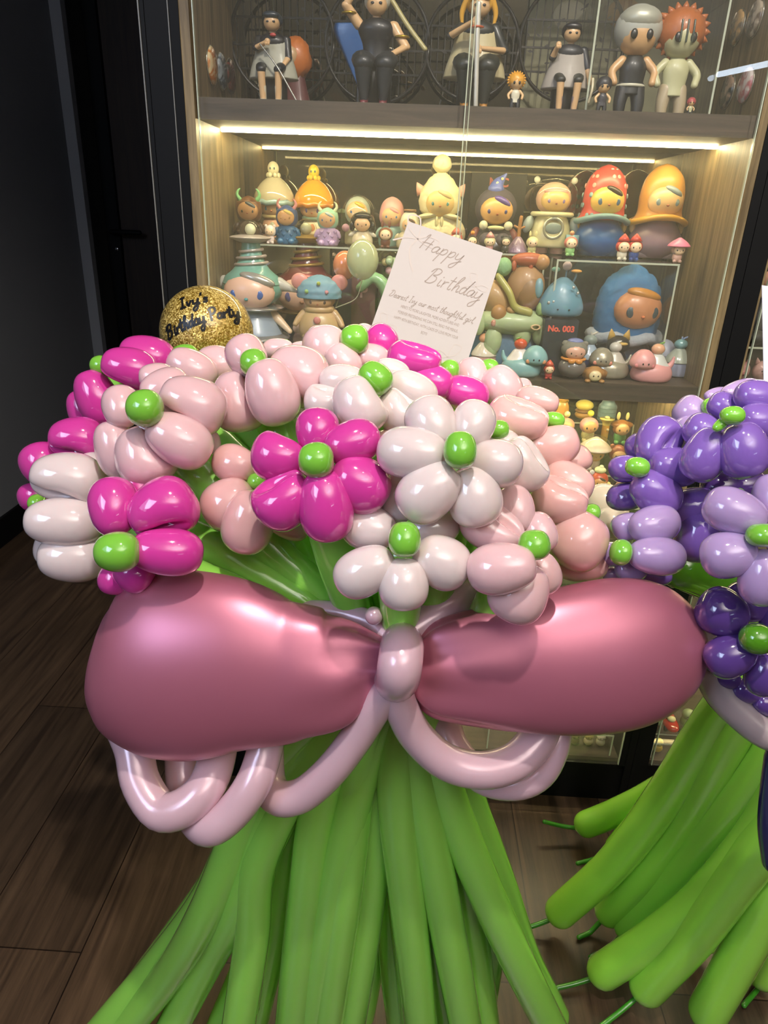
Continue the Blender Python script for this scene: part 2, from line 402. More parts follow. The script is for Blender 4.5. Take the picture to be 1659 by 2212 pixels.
# front star flowers ------------------------------------------------
D('deep pink six-petal balloon flower facing forward in the middle of the bouquet', MAG, 0.590, 683, 994, (683, 994, 36, 36, 0, -0.022), [
  (686, 932, 48, 43, 90, .012), (762, 956, 58, 44, -20), (777, 1045, 64, 55, 35), (704, 1094, 74, 54, 85, -.008),
  (613, 1078, 64, 58, -45, .0, 60), (603, 986, 56, 51, 10, .010, 100)], [(770, 1700), (742, 1937), (700, 2260)], [.80, .86, .99])
D('white five-petal balloon flower facing forward right of the deep pink one', WHITE, 0.570, 992, 975, (994, 972, 38, 33, 90, -0.024), [
  (890, 978, 72, 51, 5, 0), (933, 916, 58, 50, 65, .012, 150), (1022, 917, 50, 43, -70, .012), (1071, 1000, 54, 47, 10, .006),
  (926, 1062, 70, 55, -42, -.004), (1024, 1073, 62, 54, 75, .004)], [(858, 1690), (880, 1937), (912, 2240)], [.78, .86, .98])
D('white balloon flower hanging lowest above the bow knot', WHITE, 0.572, 874, 1170, (874, 1165, 36, 32, 90, -0.02), [
  (788, 1234, 66, 48, -28, -.004), (872, 1262, 53, 49, 90, -.010), (954, 1214, 60, 52, 30, 0), (797, 1140, 56, 46, 15, .030),
  (858, 1075, 52, 40, 85, .040), (938, 1140, 52, 36, -10, .035)], [(905, 1700), (958, 1962), (1010, 2240)], [.79, .87, .98])
D('pale pink balloon flower hanging over the right loop of the bow', PALE, 0.575, 1154, 1180, (1154, 1177, 31, 32, 90, -0.014), [
  (1083, 1228, 70, 51, -8, -.018), (1063, 1138, 66, 50, 30, .022, 40), (1113, 1100, 50, 38, 75, .032), (1165, 1150, 42, 34, 60, .030),
  (1172, 1238, 44, 36, 70, .025), (1122, 1279, 64, 58, -65, .004, 215)], [(960, 1700), (1040, 1905), (1125, 2090), (1195, 2230)], [.80, .86, .93, 1.0])
D('deep pink balloon flower at lower left touching the left bow loop', MAG, 0.620, 262, 1180, (254, 1192, 45, 40, 0, -0.03), [
  (245, 1094, 60, 48, 80, .0), (353, 1102, 70, 62, -30, 0, 60), (361, 1192, 72, 47, 5, -.012), (290, 1238, 40, 38, 30, .020),
  (252, 1250, 32, 36, 90, .035), (300, 1052, 36, 30, 60, .03)], [(590, 1640), (450, 1960), (360, 2110), (260, 2230)], [.80, .88, .95, 1.0])
D('pale pink balloon flower with a big round green centre on the upper left', PALE, 0.655, 330, 895, (313, 882, 36, 37, 0, -0.035), [
  (262, 879, 44, 37, 80, .012), (358, 838, 50, 38, -20, .030), (340, 815, 36, 28, 0, .045), (416, 876, 68, 57, 20, 0, 60),
  (388, 951, 68, 50, 30, -.016), (315, 985, 62, 60, 70, -.002, 300), (253, 972, 60, 42, 75, .018), (455, 955, 24, 20, 90, .04)],
  [(620, 1640), (525, 1930), (450, 2070), (372, 2220)], [.80, .87, .94, .99])
D('white balloon flower at the far left edge, seen from the side', WHITE, 0.700, 90, 1090, None, [
  (146, 1036, 70, 54, 5, -.014, 60), (205, 1020, 40, 38, 90, .02), (138, 1128, 74, 49, 3, -.020), (158, 1203, 66, 50, 0, -.008), (112, 1185, 36, 34, 90, .02)],
  [(600, 1700), (500, 1900), (400, 2030), (262, 2190)], [.88, .93, .98, 1.02])
D('deep pink balloon flower behind the white one at the far left edge', MAG, 0.760, 82, 1085, (80, 1087, 17, 18, 0, -0.03), [
  (167, 951, 54, 46, 0, -.02, 60), (91, 1001, 42, 42, 70, -.01), (82, 1075, 30, 38, 90, .01), (205, 1150, 40, 50, 90, .02)],
  [(580, 1690), (480, 1880), (390, 2010), (300, 2130)], [.92, .97, 1.02, 1.06])
D('deep pink balloon flower at the top left in front of the dark wall', MAG, 0.790, 225, 795, (217, 790, 20, 20, 0, -0.015), [
  (319, 772, 56, 42, 12, .005, 60), (281, 797, 56, 42, 12, -.025, 100), (211, 861, 58, 41, 70, -.012), (186, 890, 46, 34, 70, .012), (222, 925, 52, 30, 25, .03)],
  [(640, 1690), (600, 1880), (560, 2030), (530, 2100)], [.92, .95, .99, 1.0])
D('pale pink balloon flower under the gold glitter balloon', PALE, 0.790, 408, 772, (400, 768, 27, 22, 0, -0.0), [
  (415, 797, 52, 37, 28, -.03), (468, 788, 42, 38, 10, .0, 100)], [(700, 1700), (690, 1900), (660, 2240)], [.90, .95, 1.04])
D('pale pink balloon flower with looped petals above the green stems', PALE, 0.690, 560, 800, (548, 784, 27, 28, 0, -0.022), [
  (533, 770, 44, 40, 60, .0), (642, 812, 62, 60, 20, .002, 60), (588, 848, 68, 52, 75, -.022), (516, 868, 62, 54, 85, .006, 300)],
  [(700, 1690), (660, 1950), (628, 2240)], [.80, .87, .98])
D('small pale pink balloon flower half hidden at the top behind others', PALE, 0.880, 608, 745, (610, 742, 16, 9, 0, -0.01), [
  (600, 752, 32, 19, 0, -.02), (660, 752, 30, 14, 0, .0)], None, None)
D('peach balloon flower in the shade left of the deep pink star', PEACH, 0.665, 560, 1050, (556, 1040, 17, 20, 90, -0.005), [
  (507, 1002, 46, 38, 15, .0), (494, 1088, 56, 50, -30, -.01), (536, 1128, 66, 51, -75, -.022), (623, 1135, 44, 27, 20, .02)],
  [(660, 1650), (560, 1860), (545, 2020), (524, 2158)], [.79, .84, .88, .91], sw=.0225)
D('white balloon flower with a notched petal above the deep pink star', WHITE, 0.650, 811, 825, (811, 817, 36, 31, 40, -0.014), [
  (777, 875, 60, 54, 70, -.020, 270), (702, 868, 42, 38, 0, .012, 60), (738, 820, 46, 30, 0, .020), (848, 803, 36, 25, 20, .03), (890, 843, 54, 36, 25, .01), (863, 888, 48, 44, 60, .0, 300)],
  [(820, 1672), (800, 1901), (750, 2240)], [.81, .88, 1.0])
D('peach balloon petals tucked between the two forward stars', PEACH, 0.655, 850, 950, None, [(848, 955, 28, 42, 90, 0), (842, 1010, 30, 34, 90, .02)], None, None)
D('pale pink balloon flower with a bright green ball at the very top', PALE, 0.800, 766, 745, (766, 733, 29, 29, 0, -0.025), [
  (702, 750, 42, 44, 80, -.01), (785, 735, 32, 32, 60, .02), (741, 783, 40, 33, 50, -.025), (806, 774, 36, 28, 20, -.01), (695, 722, 30, 18, 0, .03)],
  [(862, 1800), (880, 2022), (900, 2240)], [.90, .97, 1.05])
D('deep pink balloon flower in front of the birthday card', MAG, 0.790, 965, 805, (971, 799, 20, 20, 0, -0.02), [
  (894, 777, 56, 39, 10, -.03, 60), (930, 826, 46, 38, 15, -.03), (1004, 851, 50, 36, 15, -.02), (823, 740, 34, 36, 30, .02)],
  [(910, 1810), (935, 2022), (975, 2240)], [.90, .96, 1.05])
D('cream pink balloon flower low in front of the toy shelf', PALE, 0.810, 1060, 815, (1056, 795, 20, 18, 0, -0.01), [
  (1083, 838, 46, 40, 60, -.02), (1020, 813, 38, 33, 80, -.01), (1125, 842, 24, 24, 90, .01), (1060, 868, 46, 32, 10, .0)],
  [(985, 1760), (1060, 1950), (1030, 2240)], [.92, .98, 1.08])
D('pale pink balloon flower on the upper right rim of the bouquet', PEACH, 0.715, 1190, 915, (1196, 907, 22, 16, 10, -0.01), [
  (1118, 904, 62, 46, 12, -.02, 60), (1191, 963, 56, 48, -20, -.01, 100), (1160, 866, 44, 28, 15, .02), (1228, 990, 30, 46, 90, .02)],
  [(1000, 1700), (1075, 1900), (1130, 2060), (1180, 2160)], [.84, .92, .99, 1.04])
D('pale pink balloon flower squeezed behind the white star on the right', WHITE, 0.625, 1080, 930, (1076, 928, 22, 19, 0, .0), [
  (1132, 1003, 58, 46, 65, -.002, 300), (1090, 965, 34, 34, 60, .01)], [(940, 1690), (1000, 1890), (1050, 2240)], [.84, .92, 1.05])
D('pale pink balloon flower at the far right rim beside the purple ones', PEACH, 0.680, 1272, 1110, (1278, 1107, 17, 17, 0, -0.01), [
  (1207, 1080, 58, 50, 10, -.018, 60), (1227, 1042, 52, 40, 20, .012), (1250, 1168, 60, 58, -55, -.02, 200), (1253, 1215, 56, 38, 5, .0), (1195, 1130, 50, 50, 40, .02)],
  [(1005, 1740), (1085, 1930), (1150, 2120)], [.88, .96, 1.03])
D('cream balloon flower standing between pink and purple bouquets', CREAM, 0.860, 1330, 1105, None, [
  (1312, 1088, 45, 38, 10, 0), (1324, 1130, 34, 40, 90, -.015), (1300, 1230, 40, 26, -10, .0)], None, None)
# loose stems seen behind and at the left: extra balloons of the bunch
def loose_stem(label, pts, ds, r, m=STEM, group='green stem balloons of the pink bouquet', tail=None, r0=None):
    p = [P(x, y, d) for (x, y), d in zip(pts, ds)]
    if not tail and p[-1].z > 0.05:
        dv = (p[-1]-p[-2]).normalized(); dv.z = min(dv.z, -0.5); p.append(p[-1]+dv*((p[-1].z-0.03)/-dv.z))
    path = catmull(p, 40); n = len(path)
    rad = [r*(1-(1-(r0 or 0.7))*max(0, 1-i/(n*0.35))) for i in range(n)]
    V, Fc = tube(path, rad, 22, ref=(0, 1, 0.1)); o = mesh_obj('stem_balloon', V, Fc, m)
    tag(o, label, 'balloon', group)
    if tail:
        dv = path[-1]+(path[-1]-path[-2]).normalized()*r*0.95
        q = P(tail[0], tail[1], tail[2]); mid = dv.lerp(q, 0.5); mid.z -= 0.002
        pp = catmull([dv, mid, q], 10)
        for e in pp: e.z = max(e.z, 0.006)
        V, Fc = tube(pp, [0.0062]+[0.0042]*10, 10); mesh_obj('balloon_tail', V, Fc, balloon('#3d8f22', rough=0.3, sss=0.05), o)
    return o
loose_stem('green stem balloon furthest left under the bow ribbons', [(760, 1500), (560, 1700), (450, 1930), (340, 2080), (238, 2200)], [.75, .84, .92, .97, 1.0], .021)
loose_stem('short green stem balloon ending in a round tip above the floor', [(700, 1520), (640, 1700), (565, 1860), (545, 2020), (527, 2172)], [.76, .82, .86, .89, .92], .0215, tail=(527, 2192, .93))
loose_stem('dark green stem balloon behind the front left stems', [(740, 1520), (640, 1750), (596, 2000), (540, 2240)], [.82, .90, .96, 1.05], .023)
loose_stem('green stem balloon deep in the middle of the bunch', [(850, 1560), (842, 1800), (850, 2050), (868, 2240)], [.84, .93, 1.0, 1.08], .022)
loose_stem('slanting green stem balloon seen low between the middle stems', [(840, 1560), (830, 1850), (800, 2080), (770, 2240)], [.86, .97, 1.05, 1.1], .022)
loose_stem('straight green stem balloon just left of the middle', [(850, 1500), (768, 1720), (715, 1960), (668, 2240)], [.74, .80, .87, .99], .0235)
# ------------------------------------------------------------ the pink bow
PEARL = mat('#b96c82', rough=0.37, coat=0.35, crough=0.34, sss=0.1, spec=0.5, metal=0.45)
PEARLR = mat('#d6b2bd', rough=0.22, coat=0.5, crough=0.12, sss=0.2, spec=0.5, metal=0.1)
bow = thing('balloon_bow', P(865, 1430, 0.61), 'huge pearly pink balloon bow tied round the pink bouquet', 'bow')
def loop(rows, pleat_end, flat, m, seg=48, n=60):
    """rows: (px, py_centre, half height px, depth)."""
    cs = catmull([Vector((r[0], r[1], r[3])) for r in rows], n); hs = [h.x for h in catmull([Vector((r[2], 0, 0)) for r in rows], n)]
    V = []; Fc = []
    C3 = [P(c.x, c.y, c.z) for c in cs]
    for i, (c, h) in enumerate(zip(cs, hs)):
        T = (C3[min(i+1, n)]-C3[max(i-1, 0)]).normalized()
        R = max(h, 1.5)*c.z/F_
        N = (-fwd); N = (N-T*N.dot(T)).normalized(); s_ = T.cross(N)
        q = i/n; pl = 0.10*max(0, 1-q*2.6)
        for k in range(seg):
            a = 2*PI*k/seg; rr = 1+pl*math.cos(7*a+0.6)
            V.append(C3[i]+s_*(math.sin(a)*R*rr)+N*(math.cos(a)*R*flat*rr))
    for i in range(n):
        for k in range(seg):
            k2 = (k+1) % seg; Fc.append((i*seg+k, i*seg+k2, (i+1)*seg+k2, (i+1)*seg+k))
    Fc.append(tuple(range(seg-1, -1, -1))); Fc.append(tuple(n*seg+k for k in range(seg)))
    return mesh_obj('bow_loop', V, Fc, m, bow)
loop([(838, 1434, 50, .645), (800, 1438, 76, .645), (760, 1443, 104, .645), (711, 1452, 131, .645), (655, 1452, 146, .645), (600, 1450, 162, .648), (500, 1437, 191, .652), (400, 1436, 206, .658),
      (320, 1440, 195, .662), (262, 1440, 165, .666), (225, 1436, 120, .668), (205, 1432, 64, .669), (198, 1430, 8, .669)], 0, 0.52, PEARL)
loop([(890, 1445, 52, .645), (925, 1447, 92, .645), (968, 1447, 111, .645), (1040, 1443, 128, .645), (1109, 1440, 141, .645), (1180, 1433, 154, .645), (1250, 1425, 163, .648), (1330, 1414, 166, .652),
      (1400, 1403, 154, .656), (1455, 1394, 128, .660), (1492, 1388, 92, .662), (1513, 1384, 48, .664), (1520, 1382, 6, .665)], 0, 0.52, PEARL)
def btube(name, pts, r, m, parent=bow, r1=None, n=30, seg=22, flat=1.0):
    path = catmull([P(*q) for q in pts], n); rr = [r+((r1 or r)-r)*i/n for i in range(n+1)]
    V, Fc = tube(path, rr, seg, ref=(0, 1, .1), flat=flat); return mesh_obj(name, V, Fc, m, parent)
btube('bow_knot', [(866, 1392, .680), (868, 1390, .640), (868, 1402, .608), (864, 1435, .596), (860, 1462, .606), (853, 1472, .640), (852, 1470, .680)], .0195, PEARLR)
btube('ribbon_loop', [(265, 1560, .70), (289, 1618, .69), (304, 1690, .68), (345, 1750, .67), (395, 1745, .665), (445, 1700, .67), (470, 1630, .69), (470, 1570, .70)], .0185, PEARLR)
btube('ribbon_loop', [(580, 1560, .68), (572, 1620, .675), (548, 1690, .665), (505, 1752, .665), (452, 1788, .67), (416, 1755, .70), (396, 1690, .72), (392, 1600, .73)], .0175, PEARLR)
btube('ribbon_loop', [(842, 1490, .63), (812, 1528, .640), (772, 1590, .655), (715, 1664, .67), (655, 1716, .685), (604, 1724, .695), (580, 1690, .715), (575, 1620, .73)], .0145, PEARLR, r1=.0185)
btube('ribbon_loop', [(855, 1490, .63), (868, 1530, .640), (900, 1590, .655), (962, 1645, .665), (1040, 1664, .67), (1112, 1645, .68), (1160, 1596, .69), (1175, 1550, .70)], .0155, PEARLR, r1=.0195)
btube('ribbon_loop', [(1205, 1540, .71), (1196, 1610, .70), (1165, 1670, .70), (1110, 1694, .705), (1040, 1680, .72), (985, 1620, .73), (965, 1570, .74)], .0160, PEARLR)
btube('ribbon_end', [(840, 1375, .66), (800, 1345, .672), (730, 1325, .685), (650, 1318, .70)], .0125, PEARLR, r1=.011)
btube('ribbon_end', [(880, 1372, .66), (915, 1345, .665), (960, 1315, .672), (1000, 1290, .68)], .0165, PEARLR, r1=.019)
for x, y, r in ((808, 1330, 20), (846, 1327, 19)):
    V, Fc = sphere(P(x, y, .648), r*.648/F_, 24); mesh_obj('small_bubble', V, Fc, PEARLR, bow)

# ------------------------------------------------------------ purple bouquet
GP = 'balloon flowers of the purple bouquet'
TIE2 = P(1735, 1530, .80)
def E(label, m, d, fx, fy, cen, petals, low=None, dlow=None, gm=None):
    return flower(label, m, d, fx, fy, cen, petals, low, dlow, group=GP, tie=TIE2+Vector((random.uniform(-.03, .03), random.uniform(-.03, .03), 0)), gm=gm, sm=STEM2, sw=.026)
DG = balloon('#4f8a1e', sss=0.05)
E('violet balloon flower at the left rim of the purple bouquet', PURP, .690, 1400, 1015, (1377, 1009, 24, 20, 10, -.028), [
  (1423, 955, 54, 45, -60, .0, 20), (1457, 1008, 54, 39, 5, -.012), (1415, 1065, 56, 44, 30, -.012, 160), (1350, 1013, 27, 32, 90, .012), (1352, 1072, 28, 38, 80, .02), (1395, 968, 32, 40, 90, .03)])
E('violet balloon flower with a bean-shaped green centre at the upper right', PURP, .640, 1580, 905, [(1582, 898, 24, 19, 0, -.03), (1558, 916, 20, 11, -40, -.024)], [
  (1605, 973, 57, 50, 75, -.012), (1522, 983, 56, 42, -70, .002), (1518, 932, 38, 34, 30, .022), (1642, 912, 50, 38, 10, .0), (1637, 860, 50, 36, 10, .012), (1568, 880, 36, 28, 30, .03)])
E('violet balloon flower in shadow under the upper right one', DPURP, .700, 1590, 1070, (1590, 1068, 18, 14, 0, -.01), [(1556, 1052, 38, 32, 0), (1616, 1050, 42, 32, 0), (1640, 1090, 30, 30, 0, .02)])
E('lilac balloon flower behind the violet ones at the upper right', LILAC, .760, 1530, 880, (1535, 878, 17, 17, 0, -.02), [
  (1492, 892, 34, 33, 40, .0), (1492, 932, 33, 38, 80, -.01), (1550, 853, 30, 15, -10, .02), (1600, 842, 46, 20, -15, .01)])
E('lilac balloon flower low on the left of the purple bouquet', LILAC, .665, 1358, 1193, (1341, 1193, 21, 26, 10, -.02), [
  (1419, 1201, 61, 38, 5, -.014), (1413, 1133, 54, 38, -10, .0), (1356, 1138, 28, 32, 80, .015), (1322, 1197, 24, 32, 90, .01), (1363, 1230, 34, 24, 0, .01), (1320, 1240, 18, 13, 0, .02)])
E('pair of dark violet balloon petals in the heart of the purple bouquet', PURP, .700, 1540, 1120, None, [(1495, 1095, 48, 38, -20, .0), (1507, 1160, 52, 42, 90, -.005), (1418, 1245, 30, 20, 0, .02)])
E('large lilac star balloon flower cut by the right picture edge', LILAC, .600, 1648, 1156, (1648, 1156, 24, 32, 90, -.02), [
  (1587, 1106, 62, 45, 25, .002), (1574, 1198, 54, 46, -10, .0), (1648, 1248, 58, 45, 90, -.006), (1672, 1078, 52, 38, 90, .01), (1720, 1180, 58, 45, 10, 0)])
E('darkest violet balloon flower at the bottom of the purple bouquet', DPURP, .640, 1634, 1380, (1634, 1380, 32, 31, 10, -.03), [
  (1560, 1323, 50, 48, 30, .0), (1577, 1416, 50, 42, -30, -.008), (1650, 1458, 44, 36, 90, -.005), (1622, 1298, 44, 50, 80, .02), (1690, 1330, 50, 40, 0, .01)], gm=DG)
E('row of small dark violet balloon bubbles under the darkest flower', DPURP, .690, 1600, 1480, None, [
  (1543, 1430, 22, 20, 0, 0), (1572, 1466, 25, 20, 20, 0), (1613, 1492, 31, 24, 20, 0), (1655, 1520, 28, 24, 20, 0), (1700, 1540, 30, 24, 20, 0)])
rb = thing('balloon_ribbon', P(1600, 1500, .70), 'smoky lilac balloon ribbon curving under the purple bouquet', 'ribbon')
btube('ribbon_loop', [(1535, 1380, .71), (1528, 1430, .705), (1550, 1490, .70), (1600, 1545, .695), (1665, 1590, .69), (1760, 1610, .69)], .0155, SMOKE, rb)
# their stems
GS = 'green stem balloons of the purple bouquet'
def LS(label, pts, ds, w, tail=None, m=STEM2): 
    return loose_stem(label, pts, ds, w, m, GS, tail)
LS('green stem balloon of the purple bouquet curving under its flowers at the back', [(1700, 1330), (1620, 1290), (1540, 1255), (1470, 1225)], [.82, .82, .82, .80], .026, m=DG, tail=(1472, 1200, .78))
LS('green stem balloon with its tail pointing to the cabinet plinth', [(1690, 1500), (1560, 1620), (1420, 1710), (1330, 1755), (1268, 1780)], [.95, 1.1, 1.28, 1.35, 1.38], .026, tail=(1176, 1775, 1.385))
LS('green stem balloon with a short dark tail hidden behind the others', [(1680, 1480), (1520, 1640), (1400, 1760), (1335, 1830)], [.92, 1.1, 1.24, 1.33], .024, tail=(1248, 1865, 1.32))
LS('long green stem balloon whose tail reaches the pink bouquet stems', [(1610, 1450), (1548, 1545), (1440, 1715), (1330, 1860), (1212, 1968)], [.80, .88, 1.02, 1.13, 1.20], .0275, tail=(1117, 2010, 1.21))
LS('green stem balloon with a tail pointing down left on the floor', [(1650, 1470), (1580, 1590), (1480, 1775), (1390, 1890), (1318, 1968)], [.80, .88, 1.04, 1.13, 1.20], .0265, tail=(1247, 2041, 1.215))
LS('green stem balloon in the middle of the purple fan', [(1740, 1480), (1655, 1640), (1525, 1815), (1430, 1925), (1362, 2000)], [.80, .87, 1.02, 1.12, 1.18], .0285, tail=(1271, 2088, 1.185))
LS('green stem balloon with a horizontal tail on the wood floor', [(1740, 1560), (1640, 1790), (1530, 1930), (1430, 2015), (1305, 2098)], [.80, .90, .99, 1.05, 1.115], .0275, tail=(1190, 2137, 1.12))
LS('wide green stem balloon nearest the camera in the purple fan', [(1800, 1560), (1690, 1760), (1590, 1900), (1500, 2020), (1400, 2130)], [.78, .86, .94, 1.01, 1.08], .0290, tail=(1300, 2216, 1.07))
LS('green stem balloon running out of the lower right corner', [(1800, 1700), (1690, 1890), (1600, 2060), (1530, 2185)], [.84, .92, .99, 1.04], .0280, tail=(1490, 2260, 1.04))
LS('green stem balloon deep in the purple fan with a dangling tail', [(1700, 1500), (1640, 1700), (1580, 1880), (1530, 2025)], [.95, 1.05, 1.12, 1.17], .024, tail=(1482, 2122, 1.19))
LS('dark green stem balloon in the lower right corner shade', [(1760, 1640), (1700, 1860), (1670, 2010), (1650, 2100)], [.98, 1.05, 1.10, 1.13], .028, tail=(1600, 2190, 1.12))
o = mesh_obj('long_balloon', *tube(catmull([P(1682, 1640, .70), P(1672, 1720, .70), P(1668, 1790, .70), P(1676, 1860, .70)], 20), [.0135]*21, 20, ref=(0, 1, 0)), balloon('#26264a', sss=0.05))
tag(o, 'dark blue balloon cut by the right picture edge among the stems', 'balloon')
# ------------------------------------------------------------ lettering (own single-stroke script)
G = {
 'H': (.72, [[(-.02,.80),(.05,.98),(.12,.98),(.08,.5),(.06,0)], [(.50,.72),(.48,.4),(.46,0)], [(-.02,.42),(.25,.46),(.60,.44)]]),
 'B': (.78, [[(.24,.95),(.16,.5),(.06,0)], [(.02,.72),(.14,.95),(.40,1.03),(.60,.9),(.50,.66),(.26,.54),(.52,.48),(.58,.26),(.40,.04),(.12,.0),(.02,.08)]]),
 'D': (.80, [[(.26,.9),(.18,.4),(.08,.04),(.30,.0),(.58,.22),(.66,.6),(.46,.92),(.16,.96),(.0,.78)]]),
 'I': (.42, [[(.06,.98),(.34,.98)], [(.20,.98),(.18,0)], [(.04,0),(.34,0)]]),
 'P': (.62, [[(.14,.96),(.12,0)], [(.0,.86),(.2,1.0),(.48,.96),(.54,.72),(.4,.5),(.16,.44)]]),
 'a': (.46, [[(.38,.36),(.26,.44),(.08,.34),(.04,.1),(.16,.0),(.32,.14),(.39,.40),(.36,.08),(.42,.0),(.50,.08)]]),
 'p': (.48, [[(.10,.42),(.08,.0),(.02,-.5)], [(.10,.2),(.20,.40),(.36,.42),(.42,.24),(.30,.04),(.12,.04)]]),
 'y': (.48, [[(.04,.42),(.04,.12),(.16,.04),(.32,.16),(.40,.42)], [(.40,.42),(.36,.0),(.26,-.46),(.08,-.58),(.0,-.44),(.14,-.24),(.48,.0)]]),
 'i': (.24, [[(.08,.42),(.06,.08),(.12,.0),(.22,.08)], [(.12,.60),(.13,.63)]]),
 'r': (.34, [[(.06,.42),(.06,.0)], [(.07,.22),(.16,.38),(.32,.42)]]),
 't': (.34, [[(.18,.86),(.12,.3),(.12,.04),(.20,.0),(.30,.08)], [(.0,.58),(.34,.60)]]),
 'h': (.46, [[(.14,.5),(.30,.9),(.26,1.02),(.16,.86),(.08,.4),(.06,.0)], [(.07,.18),(.20,.40),(.32,.38),(.32,.1),(.36,.0),(.46,.08)]]),
 'd': (.48, [[(.36,.36),(.24,.44),(.08,.34),(.04,.1),(.16,.0),(.30,.14),(.42,.6),(.52,.98),(.40,.5),(.36,.08),(.42,.0),(.50,.06)]]),
 'e': (.38, [[(.06,.2),(.30,.28),(.28,.42),(.14,.42),(.05,.22),(.10,.02),(.22,.0),(.36,.1)]]),
 's': (.32, [[(.28,.38),(.16,.44),(.08,.34),(.24,.16),(.20,.0),(.04,.04)]]),
 'v': (.40, [[(.04,.42),(.14,.02),(.34,.42)]]),
 'o': (.42, [[(.22,.42),(.06,.30),(.06,.08),(.20,.0),(.34,.12),(.34,.34),(.22,.42)]]),
 'u': (.46, [[(.06,.42),(.06,.1),(.16,.0),(.32,.14),(.36,.42),(.34,.08),(.40,.0),(.48,.08)]]),
 'm': (.62, [[(.06,.42),(.05,.0)], [(.06,.2),(.18,.42),(.26,.34),(.26,.0)], [(.27,.2),(.38,.42),(.48,.36),(.48,.06),(.58,.0)]]),
 'g': (.46, [[(.36,.36),(.22,.44),(.06,.30),(.08,.04),(.22,.0),(.36,.2),(.38,.42),(.34,-.2),(.22,-.54),(.06,-.46),(.14,-.24),(.46,.0)]]),
 'f': (.34, [[(.30,.9),(.20,.98),(.14,.7),(.10,-.3),(.04,-.48)], [(.0,.4),(.30,.42)]]),
 'l': (.24, [[(.06,.4),(.22,.86),(.16,1.0),(.08,.7),(.06,.1),(.12,.0),(.22,.08)]]),
 "'": (.16, [[(.08,1.0),(.06,.80)]]), ',': (.16, [[(.08,.04),(.03,-.14)]]), ' ': (.34, []), '.': (.14, [[(.06,.02),(.07,.04)]]),
}
def strokes(text, slant=0.0, sp=1.0):
    x = 0; out = []
    for ch in text:
        adv, st = G[ch]
        for s in st: out.append([(x+a+b*slant, b) for a, b in s])
        x += adv*sp+0.03
    return out, x
def ink(name, fmap, nmap, text, x0, y0, size, lw, m, parent, slant=0.15, sp=1.0, rot=0.0, width=None, extra=None):
    """flat ribbon strokes laid on a surface. fmap(u,v)->point, nmap(u,v)->normal; thickness is real but thin."""
    st, tot = (strokes(text, slant, sp) if text else (extra, 1))
    mb = MB(); c, s = math.cos(rot), math.sin(rot); sx = size if width is None else width/tot
    for q in st:
        pts = [Vector((a*sx, b*size, 0)) for a, b in q]
        n = 6*(len(pts)-1) if len(pts) > 2 else 3
        pp = catmull(pts, n)
        rows = []
        for i, p in enumerate(pp):
            t = (pp[min(i+1, n)]-pp[max(i-1, 0)]); t = t.normalized() if t.length else Vector((1, 0, 0))
            w_ = Vector((-t.y, t.x, 0))*lw*0.5; e = (t*lw*0.4 if i == n else (-t*lw*0.4 if i == 0 else Vector()))
            rows.append((p+w_+e, p-w_+e))
        V = []
        for a, b in rows:
            for z in (a, b):
                U, Vv = x0+z.x*c-z.y*s, y0+z.x*s+z.y*c
                V.append(fmap(U, Vv)+nmap(U, Vv)*lift)
        F2 = [(2*i, 2*i+1, 2*i+3, 2*i+2) for i in range(len(rows)-1)]
        mb.add(V, F2)
    return mb.build(name, m, parent, smooth=True)
lift = 0.0004
def bfont(text, size, mapper, m, name, parent, shear=0.0, xs=1.0, align='CENTER', bold=0.0):
    cu = bpy.data.curves.new('t', 'FONT'); cu.body = text; cu.size = size; cu.shear = shear; cu.align_x = align; cu.offset = bold
    o = bpy.data.objects.new('t', cu); me = bpy.data.meshes.new_from_object(o)
    V = [mapper(v.co.x*xs, v.co.y) for v in me.vertices]; Fc = [tuple(p.vertices) for p in me.polygons]
    bpy.data.objects.remove(o); bpy.data.curves.remove(cu); bpy.data.meshes.remove(me)
    return mesh_obj(name, V, Fc, m, parent, smooth=False)
# ------------------------------------------------------------ gold glitter balloon
def glitter():
    m = bpy.data.materials.new('gold_glitter'); m.use_nodes = True; nt = m.node_tree; b = nt.nodes['Principled BSDF']
    tc = nt.nodes.new('ShaderNodeTexCoord'); v = nt.nodes.new('ShaderNodeTexVoronoi'); v.inputs['Scale'].default_value = 700
    nt.links.new(tc.outputs['Object'], v.inputs['Vector'])
    r = nt.nodes.new('ShaderNodeValToRGB'); e = r.color_ramp.elements; e[0].color = lin('#8a6a1a'); e[0].position = 0.35; e[1].color = lin('#ecd07a'); e[1].position = 0.95
    sx = nt.nodes.new('ShaderNodeSeparateColor'); nt.links.new(v.outputs['Color'], sx.inputs[0]); nt.links.new(sx.outputs[0], r.inputs[0])
    nt.links.new(r.outputs[0], b.inputs['Base Color']); b.inputs['Metallic'].default_value = 0.35; b.inputs['Roughness'].default_value = 0.38
    b.inputs['Coat Weight'].default_value = 1; b.inputs['Coat Roughness'].default_value = 0.02
    geo = nt.nodes.new('ShaderNodeNewGeometry'); vm = nt.nodes.new('ShaderNodeVectorMath'); vm.operation = 'SUBTRACT'; vm.inputs[1].default_value = (.5, .5, .5)
    nt.links.new(v.outputs['Color'], vm.inputs[0]); vs = nt.nodes.new('ShaderNodeVectorMath'); vs.operation = 'SCALE'; vs.inputs['Scale'].default_value = 0.55
    nt.links.new(vm.outputs[0], vs.inputs[0]); va = nt.nodes.new('ShaderNodeVectorMath'); va.operation = 'ADD'
    nt.links.new(geo.outputs['Normal'], va.inputs[0]); nt.links.new(vs.outputs[0], va.inputs[1])
    vn = nt.nodes.new('ShaderNodeVectorMath'); vn.operation = 'NORMALIZE'; nt.links.new(va.outputs[0], vn.inputs[0]); nt.links.new(vn.outputs[0], b.inputs['Normal'])
    return m
